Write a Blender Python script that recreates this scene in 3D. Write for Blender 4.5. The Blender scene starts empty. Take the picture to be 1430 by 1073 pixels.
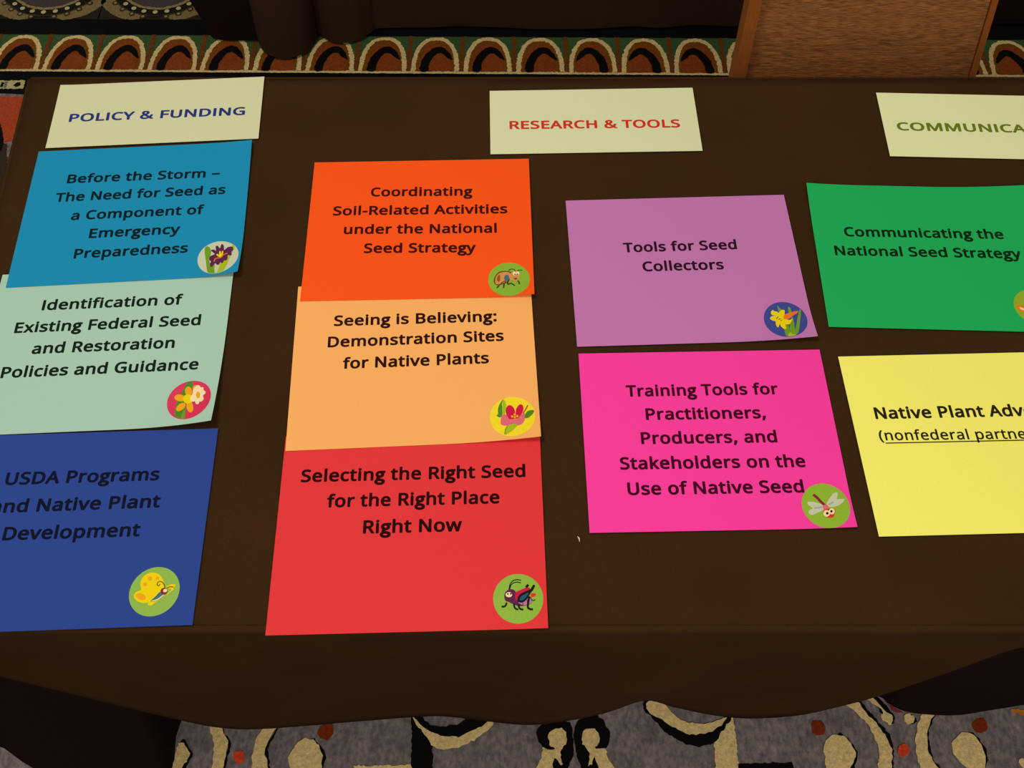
import bpy, bmesh, math, random
from mathutils import Vector, Matrix, noise
DATA = {"cam":[1254.5951051805619,0.4228246930608848,-0.2024589349094913,0.8999833615900328,0.4907113773377772,-0.00031099227132489653,0.0],"pose":{"orange":[0.1655,0.60487,0.02271,0.0024],"peach":[0.16568,0.41034,0.04673,0.0016],"red":[0.17399,0.21224,0.02443,0.0008],"lilac":[0.49113,0.54269,0.03369,0.0008],"mag":[0.49959,0.31769,0.01882,0.0008],"green":[0.80121,0.56972,-0.0293,0.0008],"yellow":[0.7989,0.31355,0.02571,0.0008],"teal":[-0.19963,0.62453,0.06303,0.0016],"royal":[-0.18127,0.21285,0.03488,0.0004],"pol":[-0.19975,0.74543,0.05959,0.0008],"res":[0.39224,0.7347,0.0211,0.0008],"com":[0.92254,0.73121,-0.03012,0.0008],"mint":[-0.19523,0.42849,0.04644,0.0008]},"curls":{"teal":[[2,[0.7071067811865476,-0.7071067811865476],0.055,0.19],[1,[0.8,0.6],0.06,0.6]],"mint":[[2,[0.8,-0.6],0.085,0.3]],"orange":[[2,[0.5,-0.866],0.045,0.19]],"peach":[[2,[0.6,-0.8],0.068,0.27]],"red":[[2,[0.5,-0.866],0.04,0.5]],"lilac":[[2,[0.5,-0.866],0.055,0.21]],"mag":[[2,[0.5,-0.866],0.04,0.27]],"royal":[],"green":[[1,[0.7,0.7],0.09,0.5],[0,[-0.7,0.7],0.05,0.5]],"yellow":[],"pol":[[0,[-0.9,0.44],0.03,0.6]],"res":[],"com":[]},"text":[["teal","Before the Storm \u2013",0.04565,-0.05646,0.24115,-0.05936],["teal","The Need for Seed as",0.03574,-0.08704,0.25089,-0.08738],["teal","a Component of",0.06062,-0.11755,0.22665,-0.11843],["teal","Emergency",0.08775,-0.14752,0.19965,-0.14755],["teal","Preparedness",0.07409,-0.17796,0.21265,-0.17728],["mint","Identification of",0.05721,-0.05441,0.22297,-0.0533],["mint","Existing Federal Seed",0.0313,-0.0849,0.24784,-0.08326],["mint","and Restoration",0.05734,-0.11441,0.22127,-0.11317],["mint","Policies and Guidance",0.02858,-0.14485,0.25241,-0.1433],["royal","USDA Programs",0.05845,-0.05951,0.22277,-0.05966],["royal","Native Plant",0.09872,-0.09105,0.22829,-0.09062],["royal","Development",0.06998,-0.12136,0.21197,-0.12198],["orange","Coordinating",0.07591,-0.05802,0.2056,-0.06069],["orange","Soil-Related Activities",0.02983,-0.08754,0.2497,-0.09007],["orange","under the National",0.04533,-0.11679,0.23586,-0.12057],["orange","Seed Strategy",0.07183,-0.14651,0.20958,-0.1497],["peach","Seeing is Believing:",0.04529,-0.05719,0.23674,-0.06123],["peach","Demonstration Sites",0.03949,-0.08667,0.24387,-0.08765],["peach","for Native Plants",0.05806,-0.11599,0.2256,-0.11677],["red","Selecting the Right Seed",0.02097,-0.05446,0.26209,-0.05421],["red","for the Right Place",0.0508,-0.08378,0.2337,-0.08352],["red","Right Now",0.09067,-0.11353,0.1939,-0.11339],["lilac","Tools for Seed",0.06648,-0.08365,0.20693,-0.08333],["lilac","Collectors",0.08737,-0.11269,0.18646,-0.11295],["mag","Training Tools for",0.05093,-0.05713,0.22301,-0.05742],["mag","Practitioners,",0.07063,-0.08657,0.20432,-0.08728],["mag","Producers, and",0.06282,-0.11575,0.21235,-0.11681],["mag","Stakeholders on the",0.03743,-0.14529,0.23842,-0.14663],["mag","Use of Native Seed",0.04322,-0.17483,0.23174,-0.17575],["green","Communicating the",0.03796,-0.08315,0.23535,-0.08066],["green","National Seed Strategy",0.02216,-0.11248,0.25033,-0.10998],["yellow","Native Plant Ad",0.02611,-0.08071,0.18002,-0.08149],["yellow","(nonfederal",0.025,-0.10666,0.12373,-0.10878],["pol","POLICY & FUNDING",0.02246,-0.06909,0.25792,-0.07101],["res","RESEARCH & TOOLS",0.02601,-0.07024,0.25473,-0.07344],["com","COMMUNI",0.01787,-0.0689,0.15198,-0.06791]],"stick":{"teal":[0.2514,-0.188],"mint":[0.2482,-0.1841],"royal":[0.2366,-0.1808],"orange":[0.2496,-0.1908],"peach":[0.2493,-0.1866],"red":[0.2505,-0.1855],"lilac":[0.2479,-0.1878],"mag":[0.2514,-0.1909],"green":[0.2493,-0.1812]},"art":{"teal":[["p","leaf",0,[-180,150,-141,184,-102,120,-96,55,-109,-10,-77,-121,-33,-101,-8,-267,-60,-254,-109,-209,-148,-39]],["p","lime",0,[12,-267,28,-161,37,-76,92,-33,178,222,203,176,154,10,120,-151,90,-224,49,-265]],["p","palewhite",0,[-10,-267,-31,-118,1,-106,19,-142,3,-226,6,-270]],["p","plum",0,[-102,120,-64,130,-39,108,-48,174,-26,185,7,145,15,194,31,206,53,175,63,111,99,150,145,157,169,142,174,98,157,70,165,26,147,11,119,24,119,-37,106,-61,82,-57,72,-90,53,-96,35,-80,22,-117,-5,-113,-27,-89,-55,-132,-81,-137,-91,-86,-84,-53,-107,-26,-106,23,-81,41,-50,59,-73,86]],["l","orange",14,[-44,-58,-36,-17,-4,-8,35,0,64,39,109,55]],["p","yellow",0,[-30,49,-10,56,5,37,5,96,22,94,30,52,41,101,54,87,51,41,28,5,1,13]]],"mint":[["p","green",0,[-41,255,3,251,10,155,-24,-25,-20,-124,-11,-251,-63,-233,-125,-198,-142,-152,-136,-14,-104,95,-75,191]],["p","leaf",0,[-57,-236,-51,-162,-33,-122,-19,-166,-18,-246]],["p","amber",0,[16,118,20,85,13,59,-4,48,-26,55,-48,78,-63,110,-68,143,-60,169,-43,180,-21,173,1,151]],["p","amber",0,[-44,19,-52,-1,-76,-11,-109,-8,-142,6,-167,28,-176,52,-168,72,-144,83,-112,81,-78,66,-53,44]],["p","amber",0,[-37,-45,-30,-68,-36,-95,-54,-120,-80,-135,-107,-137,-126,-125,-134,-103,-128,-75,-110,-50,-84,-35,-57,-33]],["p","amber",0,[62,-91,69,-131,65,-160,49,-172,27,-163,4,-135,-13,-97,-20,-58,-15,-28,0,-16,22,-25,45,-52]],["p","amber",0,[86,128,75,113,59,109,41,115,27,130,21,151,23,172,34,187,50,192,68,186,82,170,88,149]],["p","yellow",0,[44,6,41,-25,23,-45,-4,-50,-35,-39,-59,-14,-72,19,-69,49,-52,70,-24,76,6,64,31,39]],["p","cream",0,[28,82,26,132,46,165,74,187,104,170,113,151,141,151,154,110,180,85,175,57,156,38,172,-7,153,-40,128,-40,120,-71,88,-63,72,-26,46,-33,17,-9,15,41]],["p","amber",0,[120,50,120,28,114,12,103,8,90,15,79,33,72,56,72,78,78,93,89,98,102,91,113,73]]],"royal":[["p","yellow",0,[-136,25,-153,75,-149,130,-120,173,-74,193,-13,191,34,164,71,116,90,72,98,35,83,-7,53,-43,11,-84,-39,-110,-93,-114,-150,-97,-188,-65,-199,-34,-188,-4,-161,10]],["p","amber",0,[-42,136,-43,124,-51,116,-62,113,-74,117,-84,126,-89,138,-87,149,-80,158,-69,160,-57,157,-47,148]],["p","amber",0,[28,133,27,125,22,119,14,117,5,119,-3,126,-6,135,-5,143,0,149,8,152,17,149,24,142]],["p","amber",0,[-85,75,-86,66,-92,59,-101,56,-112,59,-120,67,-124,77,-123,87,-117,94,-108,96,-97,93,-89,85]],["p","amber",0,[-76,-68,-86,-80,-107,-83,-133,-77,-158,-64,-174,-46,-178,-29,-169,-18,-148,-14,-121,-20,-96,-34,-80,-52]],["l","brown",9,[48,71,32,56,17,75,31,99,62,95,92,60,101,17]],["p","slate",0,[-23,-98,18,-54,59,-7,98,-26,67,-62,23,-88]],["p","yellow",0,[-41,-137,-33,-110,25,-103,92,-69,135,-28,171,14,127,28,118,47,152,64,194,67,206,47,187,26,195,13,168,-10,136,-40,76,-80,27,-115,-5,-141]],["l","brown",10,[121,28,149,41,186,38]],["l","cream",10,[-11,-99,46,-82,100,-39]],["p","maroon",0,[133,-3,131,-20,120,-32,103,-36,84,-30,70,-18,63,-1,65,16,76,28,93,32,111,27,126,14]],["p","cream",0,[127,10,129,1,125,-7,117,-12,107,-13,97,-10,91,-2,89,7,93,15,101,20,111,21,121,18]]],"orange":[["l","dkgreen",12,[-7,131,27,153,61,148,83,113]],["l","dkgreen",12,[97,113,118,137,166,130]],["p","dkbrown",0,[-185,-4,-167,57,-127,111,-70,129,4,122,37,87,1,-24,-62,-63,-147,-79,-180,-45]],["p","tan",0,[-168,-11,-156,50,-116,97,-64,113,-2,108,14,73,-22,-23,-73,-49,-141,-67,-166,-45]],["p","rust",0,[-146,-5,-142,43,-110,77,-109,-6,-129,-33]],["p","slate",0,[-1,19,-8,-3,-21,-18,-37,-20,-50,-10,-58,9,-58,33,-50,55,-37,70,-22,72,-8,63,-1,43]],["p","tan",0,[2,18,8,74,49,114,95,123,128,105,135,55,114,-1,80,-28,29,-18]],["p","cream",0,[87,85,84,70,76,59,66,55,56,60,48,71,46,86,49,102,57,113,67,116,77,112,85,101]],["p","cream",0,[126,87,123,73,116,62,107,58,98,63,92,74,90,89,93,103,99,114,109,117,118,113,124,102]],["p","black",0,[80,73,78,66,72,63,66,67,63,74,66,81,72,84,78,81]],["p","black",0,[112,72,109,65,103,62,97,65,95,73,98,80,104,83,110,80]],["p","maroon",0,[55,27,72,15,95,25,89,-3,69,-6]],["l","maroon",12,[-44,-15,-90,-48,-130,-95]],["l","dkgreen",16,[-121,-82,-150,-122]],["l","maroon",12,[-39,-29,-62,-63]],["l","dkgreen",16,[-62,-63,-69,-127]],["l","dkgreen",15,[-13,-16,-17,-72,22,-60,67,-99]],["l","dkgreen",15,[102,-25,119,-44,119,-77]]],"peach":[["p","green",0,[-92,230,-112,168,-106,91,-115,28,-141,-2,-179,26,-159,44,-159,101,-134,175]],["p","lime",0,[-92,224,-62,152,-83,45,-108,41,-111,123]],["p","rose",0,[-135,-60,-124,10,-95,36,-67,25,-42,-25,2,-39,53,-33,117,29,139,21,132,-57,99,-106,43,-121,5,-104,-5,-83,-40,-109,-95,-109,-130,-92]],["p","crimson",0,[30,66,28,21,12,-13,-12,-28,-38,-20,-60,10,-72,53,-70,98,-55,133,-31,148,-4,139,18,110]],["p","crimson",0,[118,53,100,16,77,-6,55,-8,40,11,36,46,44,88,62,124,85,147,107,148,123,129,127,94]],["p","crimson",0,[-51,24,11,19,77,13,64,-25,8,-36,-42,-25]],["l","maroon",6,[-5,-83,-28,-104,-62,-114]],["p","amber",0,[9,0,5,-11,-5,-15,-14,-9,-18,2,-13,12,-4,16,6,11]],["p","amber",0,[40,23,35,12,26,9,16,14,13,25,17,36,27,40,36,34]],["p","amber",0,[66,-2,62,-13,52,-16,43,-11,40,0,44,11,54,15,63,9]],["p","amber",0,[38,-13,34,-23,24,-27,15,-22,11,-10,16,0,25,4,35,-1]],["l","rust",12,[120,30,153,85,176,132]],["p","green",0,[136,-31,141,14,168,51,208,64,244,57,228,19,193,-17,164,-34]],["p","lime",0,[-94,-223,-80,-154,-62,-117,-6,-96,49,-114,2,-168,-43,-202]],["l","green",9,[-94,-223,-86,-166,-62,-120]]],"red":[["l","black",10,[-92,84,-78,145,-50,181,-7,194,36,185]],["l","black",10,[-82,96,-69,138,-38,162,-2,168,32,159]],["p","red",0,[128,42,153,53,183,40,164,16,133,11]],["p","plum",0,[-139,18,-132,60,-101,90,-52,95,-22,70,48,-5,121,17,138,-20,125,-56,70,-73,10,-77,-50,-57,-98,-32,-127,-19]],["p","lilac",0,[-1,-40,47,-29,109,5,135,-26,119,-56,58,-69]],["l","maroon",8,[44,-29,49,-69]],["l","maroon",8,[87,-12,95,-61]],["p","crimson",0,[-30,-3,-23,64,27,87,88,110,121,103,117,79,62,62,13,38,-7,-16]],["p","black",0,[-9,-10,7,32,50,62,124,91,153,133,174,129,161,96,129,54,84,-12,41,-41,-1,-34]],["p","teal",0,[15,-17,31,20,74,43,108,57,85,18,48,-17]],["l","black",24,[82,110,107,139]],["l","black",25,[136,78,165,130]],["p","cream",0,[-59,40,-64,27,-76,18,-93,15,-110,19,-122,29,-127,42,-122,54,-109,64,-92,67,-75,63,-63,53]],["p","black",0,[-95,48,-97,41,-103,39,-109,42,-111,49,-109,56,-103,58,-97,55]],["p","black",0,[-64,49,-67,43,-73,40,-79,43,-81,50,-78,57,-72,59,-66,56]],["l","black",17,[-116,-38,-128,-67,-147,-79,-168,-75]],["l","black",17,[-44,-51,-36,-94,-3,-113]],["l","black",18,[1,-59,12,-101,48,-114]],["l","black",20,[112,18,94,-85,117,-110,144,-112]],["l","black",7,[135,-14,150,-26,172,-16]]],"lilac":[["p","leaf",0,[-59,204,-38,163,-5,129,-38,97,-61,125]],["p","leaf",0,[65,179,89,158,88,105,56,100]],["p","leaf",0,[181,117,204,119,173,-4,111,-195,70,-212,104,-102]],["p","leaf",0,[-39,-84,18,-68,21,-137,42,-56,83,37,91,-4,84,-143,84,-221,14,-249,-37,-236,-43,-159]],["p","lime",0,[-16,-238,16,-185,42,-216,82,-228,35,-251]],["p","yellow",0,[-152,115,-125,143,-111,126,-74,115,-66,98,-32,133,2,139,13,122,-4,29,41,-8,82,7,64,-30,34,-69,-15,-72,-15,-127,-43,-132,-73,-89,-77,-55,-103,-104,-120,-92,-125,-45,-120,-19,-156,-4,-179,24,-151,56,-100,63,-148,75]],["l","brown",10,[-108,17,-75,46]],["l","brown",10,[-83,6,-54,15]],["l","brown",8,[-65,-15,-44,-6]],["p","orange",0,[-18,13,1,69,60,93,124,110,172,114,146,81,91,50,44,9]]],"mag":[["p","palewhite",0,[-189,39,-176,48,-116,44,-37,17,-20,-9,-36,-47,-89,-71,-159,-98,-193,-84,-187,-50,-140,-25,-177,7]],["p","palewhite",0,[11,16,46,73,106,136,145,148,153,129,130,71,167,74,211,69,190,37,134,0,65,-17,25,-10]],["l","grey",17,[-128,-25,-79,-20,-36,-12]],["l","grey",17,[34,9,88,40]],["l","maroon",32,[-110,127,-77,94,-43,46,-9,4]],["p","rose",0,[26,-16,20,-30,7,-41,-9,-44,-23,-40,-32,-29,-33,-15,-27,-1,-14,10,2,13,16,9,25,-2]],["p","red",0,[-41,-72,-11,-41,51,-30,90,-43,78,-88,55,-126,17,-137,-27,-123]],["p","cream",0,[25,-88,17,-106,2,-119,-15,-124,-31,-118,-40,-104,-41,-86,-33,-68,-19,-54,-1,-50,15,-55,24,-69]],["p","cream",0,[81,-66,73,-83,60,-95,44,-99,30,-94,22,-81,21,-64,29,-47,42,-35,58,-30,72,-35,80,-48]],["p","black",0,[13,-86,7,-97,-4,-101,-13,-96,-15,-85,-9,-75,2,-70,11,-75]],["p","black",0,[60,-66,54,-75,44,-79,35,-75,34,-65,39,-55,49,-51,58,-56]]],"green":[["p","orange",0,[-226,15,-184,32,-120,-16,-61,-82,-136,-84,-204,-52]],["p","cream",0,[-194,-6,-142,-28,-120,-56,-174,-44]],["p","rust",0,[-101,-15,49,57,108,-9,23,-124,-85,-105]],["p","lime",0,[-16,101,85,127,131,82,46,46]]]},"carpet":[[2,"black","p",0,[-0.143,-0.016,-0.138,-0.016,-0.127,-0.028,-0.121,-0.041,-0.127,-0.053,-0.13,-0.065,-0.153,-0.069,-0.15,-0.047]],[3,"cream","p",0,[-0.147,-0.02,-0.139,-0.02,-0.127,-0.033,-0.127,-0.047,-0.134,-0.057,-0.137,-0.069,-0.157,-0.069,-0.151,-0.053,-0.148,-0.033]],[2,"black","p",0,[-0.083,0.035,-0.073,0.001,-0.063,-0.014,-0.057,-0.026,-0.06,-0.041,-0.062,-0.061,-0.064,-0.077,-0.072,-0.077,-0.08,-0.016]],[3,"cream","p",0,[-0.11,0.035,-0.087,0.035,-0.076,0.003,-0.067,-0.012,-0.062,-0.025,-0.064,-0.041,-0.066,-0.061,-0.07,-0.077,-0.09,-0.077,-0.085,-0.057,-0.086,-0.026,-0.09,-0.014,-0.097,0.003]],[3,"red","p",0,[-0.051,-0.043,-0.048,-0.034,-0.039,-0.033,-0.031,-0.04,-0.033,-0.049,-0.04,-0.053,-0.047,-0.05]],[2,"black","p",0,[0.02,0.007,0.031,0.026,0.026,0.013,0.02,-0.001,0.01,-0.02,0.007,-0.037,0.012,-0.051,0.015,-0.077,0.006,-0.077,-0.003,-0.037]],[3,"cream","p",0,[-0.008,0.001,-0.003,0.016,0.017,0.016,0.021,0.007,0.014,-0.001,0.006,-0.02,0.003,-0.037,0.009,-0.053,0.011,-0.077,-0.011,-0.077,-0.018,-0.051,-0.019,-0.03,-0.015,-0.014]],[2,"black","p",0,[0.081,-0.014,0.092,-0.02,0.105,-0.037,0.105,-0.057,0.099,-0.081,0.068,-0.077,0.074,-0.037]],[3,"cream","p",0,[0.045,-0.039,0.053,-0.022,0.065,-0.013,0.081,-0.015,0.093,-0.024,0.1,-0.041,0.101,-0.059,0.094,-0.081,0.064,-0.081,0.05,-0.061,0.045,-0.049]],[3,"maroon","p",0,[0.089,-0.003,0.094,0.007,0.105,0.012,0.114,0.007,0.116,-0.006,0.105,-0.016,0.094,-0.012]],[2,"cream","q",0,[0.156,-0.056,0.252,-0.055,0.254,-0.085,0.158,-0.085]],[2,"black","q",0,[0.248,0.035,0.262,0.035,0.287,-0.022,0.29,-0.085,0.254,-0.085]],[3,"black","p",0,[0.252,0.024,0.263,0.024,0.277,0.012,0.297,0.006,0.315,0.007,0.333,0.01,0.347,0.021,0.358,0.028,0.401,0.035,0.387,0.013,0.363,-0.001,0.336,-0.012,0.305,-0.012,0.278,0.001]],[4,"cream","p",0,[0.249,0.024,0.259,0.016,0.275,0.002,0.291,-0.005,0.307,-0.01,0.332,-0.01,0.352,-0.002,0.369,0.007,0.387,0.018,0.394,0.024,0.389,0.01,0.374,-0.006,0.354,-0.018,0.33,-0.027,0.301,-0.031,0.286,-0.024,0.278,-0.012,0.266,0.001,0.259,0.009]],[2,"black","p",0,[0.467,0.001,0.474,0.009,0.494,0.013,0.517,0.015,0.525,0.009,0.528,-0.014,0.526,-0.039,0.517,-0.059,0.501,-0.088,0.488,-0.075,0.492,-0.047,0.493,-0.031,0.48,-0.03,0.471,-0.022,0.466,-0.01]],[2,"black","p",0,[0.528,-0.014,0.532,0.005,0.541,0.017,0.562,0.024,0.575,0.021,0.586,0.007,0.592,-0.008,0.588,-0.022,0.582,-0.029,0.566,-0.03,0.566,-0.047,0.57,-0.088,0.551,-0.084,0.539,-0.059,0.531,-0.035]],[3,"cream","p",0,[0.485,-0.012,0.49,-0.001,0.501,0.004,0.512,0.001,0.517,-0.01,0.514,-0.022,0.506,-0.033,0.505,-0.043,0.509,-0.055,0.503,-0.053,0.495,-0.043,0.491,-0.055,0.486,-0.088,0.453,-0.088,0.464,-0.059,0.472,-0.043,0.475,-0.028,0.484,-0.031,0.495,-0.03,0.487,-0.022]],[3,"cream","p",0,[0.542,-0.01,0.546,-0.0,0.559,0.004,0.568,-0.0,0.574,-0.012,0.57,-0.022,0.565,-0.029,0.582,-0.03,0.585,-0.043,0.594,-0.059,0.603,-0.088,0.574,-0.088,0.567,-0.055,0.563,-0.041,0.558,-0.053,0.551,-0.055,0.554,-0.041,0.552,-0.031,0.543,-0.022]],[3,"black","p",0,[0.651,0.039,0.655,0.049,0.664,0.059,0.669,0.039,0.705,0.003,0.733,-0.005,0.76,-0.002,0.782,0.009,0.8,0.028,0.801,0.018,0.783,-0.002,0.772,-0.016,0.758,-0.023,0.74,-0.026,0.72,-0.022,0.703,-0.014,0.682,0.001,0.666,0.02,0.655,0.028]],[4,"cream","p",0,[0.655,0.039,0.663,0.048,0.68,0.059,0.692,0.039,0.704,0.025,0.721,0.014,0.739,0.011,0.762,0.012,0.783,0.018,0.795,0.021,0.784,0.009,0.765,-0.002,0.746,-0.006,0.726,-0.006,0.709,0.001,0.692,0.01,0.677,0.02,0.664,0.027]],[2,"cream","q",0,[0.8,0.028,0.805,0.028,0.806,-0.004,0.806,-0.047,0.803,-0.096,0.767,-0.096,0.767,-0.047,0.768,-0.02,0.783,0.001]],[2,"black","q",0,[0.806,-0.053,0.896,-0.051,0.904,-0.088,0.804,-0.088]],[3,"cream","p",0,[0.994,0.05,1.013,0.06,1.024,0.05,1.039,0.027,1.056,0.004,1.068,-0.019,1.069,-0.039,1.056,-0.077,1.035,-0.077,1.046,-0.043,1.045,-0.014,1.036,0.009,1.02,0.028,1.006,0.041]],[2,"black","p",0,[1.02,0.055,1.03,0.05,1.045,0.029,1.062,0.006,1.073,-0.014,1.072,-0.039,1.06,-0.077,1.04,-0.077,1.06,-0.031,1.041,0.006]],[3,"cream","p",0,[1.034,0.06,1.046,0.065,1.063,0.039,1.077,0.027,1.081,0.018,1.076,0.01,1.066,0.013,1.062,0.023,1.067,0.03,1.055,0.042,1.043,0.05]],[2,"black","p",0,[1.048,0.063,1.059,0.06,1.08,0.032,1.085,0.019,1.079,0.009,1.069,0.016]],[3,"rosered","p",0,[1.076,0.042,1.09,0.037,1.099,0.029,1.088,0.03]],[3,"cream","p",0,[1.101,0.023,1.108,0.028,1.115,0.025,1.118,0.019,1.114,0.012,1.106,0.011,1.102,0.016]],[2,"black","p",0,[1.114,0.026,1.122,0.019,1.121,0.013,1.111,0.01]],[3,"red","p",0,[1.08,-0.032,1.085,-0.025,1.094,-0.022,1.1,-0.029,1.098,-0.037,1.088,-0.043,1.081,-0.04]],[3,"cream","p",0,[1.128,0.019,1.141,0.037,1.16,0.037,1.148,0.016,1.136,-0.004,1.132,-0.024,1.134,-0.043,1.143,-0.063,1.148,-0.087,1.119,-0.087,1.112,-0.058,1.11,-0.031,1.117,-0.006]],[2,"black","p",0,[1.152,0.037,1.165,0.034,1.154,0.021,1.143,0.004,1.137,-0.011,1.136,-0.034,1.14,-0.051,1.148,-0.063,1.137,-0.068,1.13,-0.024]],[2,"black","p",0,[0.982,-0.006,0.995,-0.01,1.006,-0.024,1.01,-0.038,1.003,-0.056,0.988,-0.077,0.972,-0.068,0.991,-0.031]],[3,"cream","p",0,[0.953,-0.029,0.961,-0.015,0.977,-0.007,0.991,-0.01,1.001,-0.022,1.007,-0.036,1.0,-0.053,0.982,-0.068,0.962,-0.077,0.952,-0.058,0.954,-0.041]],[3,"maroon","p",0,[0.938,0.004,0.944,0.014,0.955,0.016,0.962,0.009,0.96,-0.003,0.951,-0.009,0.941,-0.006]],[2,"black","p",0,[1.207,-0.004,1.219,-0.009,1.23,-0.029,1.229,-0.048,1.22,-0.063,1.206,-0.063,1.216,-0.031]],[3,"cream","p",0,[1.172,-0.026,1.179,-0.015,1.196,-0.004,1.21,-0.005,1.222,-0.018,1.226,-0.031,1.225,-0.048,1.216,-0.065,1.2,-0.065,1.189,-0.058,1.176,-0.043]],[3,"maroon","p",0,[1.218,0.011,1.227,0.018,1.238,0.019,1.242,0.01,1.237,-0.001,1.226,-0.006,1.218,-0.0]],[3,"orange","p",0,[1.29,0.034,1.3,0.035,1.31,0.033,1.326,0.032,1.323,0.023,1.303,0.027,1.293,0.029]],[3,"cream","p",0,[1.28,-0.048,1.292,-0.045,1.303,-0.053,1.294,-0.068,1.286,-0.058]],[2,"cream2","q",0,[-0.934,1.546,-0.809,1.549,-0.808,1.52,-0.927,1.519]],[3,"black","q",0,[-0.921,1.541,-0.914,1.541,-0.914,1.525,-0.921,1.525]],[3,"black","q",0,[-0.893,1.541,-0.887,1.541,-0.887,1.525,-0.894,1.525]],[3,"black","q",0,[-0.867,1.541,-0.86,1.541,-0.86,1.525,-0.867,1.525]],[3,"black","p",0,[-0.908,1.534,-0.904,1.541,-0.895,1.54,-0.892,1.532,-0.898,1.526,-0.905,1.528]],[3,"black","p",0,[-0.834,1.534,-0.829,1.541,-0.82,1.54,-0.818,1.532,-0.824,1.525,-0.831,1.528]],[3,"greyp","q",0,[-0.859,1.544,-0.854,1.544,-0.853,1.523,-0.858,1.523]],[2,"redp","q",0,[-0.949,1.492,-0.787,1.493,-0.773,1.345,-0.905,1.337]],[3,"black","p",0,[-0.861,1.368,-0.852,1.4,-0.834,1.4,-0.818,1.368,-0.811,1.345,-0.808,1.314,-0.838,1.306]],[2,"grey2","q",0,[-0.846,1.337,-0.8,1.337,-0.743,1.124,-0.788,1.124]]],"hem":[[-0.2164,-0.0078,-0.035],[-0.1938,-0.0095,-0.1],[-0.1773,-0.0085,-0.19],[-0.1301,-0.0123,-0.32],[-0.0554,-0.0213,-0.45],[-0.0196,-0.023,-0.52],[0.0259,-0.0223,-0.55],[0.1166,-0.0197,-0.53],[0.1945,-0.0163,-0.51],[0.2801,-0.0117,-0.5],[0.3223,-0.0107,-0.5],[0.3853,-0.015,-0.52],[0.4497,-0.0175,-0.54],[0.5123,-0.0157,-0.5],[0.5584,-0.0146,-0.43],[0.5957,-0.0146,-0.33],[0.641,-0.0153,-0.38],[0.713,-0.0167,-0.45],[0.7685,-0.0178,-0.47],[0.8355,-0.0157,-0.45],[0.8641,-0.0153,-0.38],[0.8841,-0.0157,-0.3],[0.9258,-0.0086,-0.16],[0.9756,0.0032,-0.09]],"und":[[-0.6468,0.0103],[-0.5311,-0.0048],[-0.4521,-0.0244],[-0.3882,-0.0594],[-0.316,-0.0838],[-0.2308,-0.0893],[-0.1649,-0.0893],[-0.1492,-0.0561],[-0.1519,0.0008],[-0.1543,0.036]],"und2":[[1.0501,0.0595],[1.0781,0.0427],[1.1126,0.0285],[1.1861,0.0238],[1.2503,0.032],[1.315,0.0415],[1.4335,0.0618]],"oth":[[-0.2537,1.738],[-0.2346,1.6791],[-0.2168,1.6423],[-0.1902,1.6215],[-0.1524,1.6137],[-0.1121,1.6318],[-0.094,1.6527],[-0.0842,1.6843],[-0.0789,1.7056],[-0.0642,1.6896],[-0.0326,1.671],[0.0043,1.6737],[0.0331,1.6869],[0.0575,1.7109],[0.0808,1.7257],[0.2067,1.7283],[0.2818,1.7337],[0.3949,1.7282],[0.5077,1.7214],[0.6393,1.7241],[0.7338,1.7321],[0.8087,1.7267],[0.8848,1.7361],[0.9601,1.7347],[1.0351,1.732],[1.3354,1.7265],[1.7116,1.7263]],"ob":[[-0.4517,1.8603],[-0.424,1.8096],[-0.3958,1.7653],[-0.3737,1.7218],[-0.3522,1.6924],[-0.3136,1.6844],[-0.267,1.6844],[-0.2353,1.6844]]}

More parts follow.
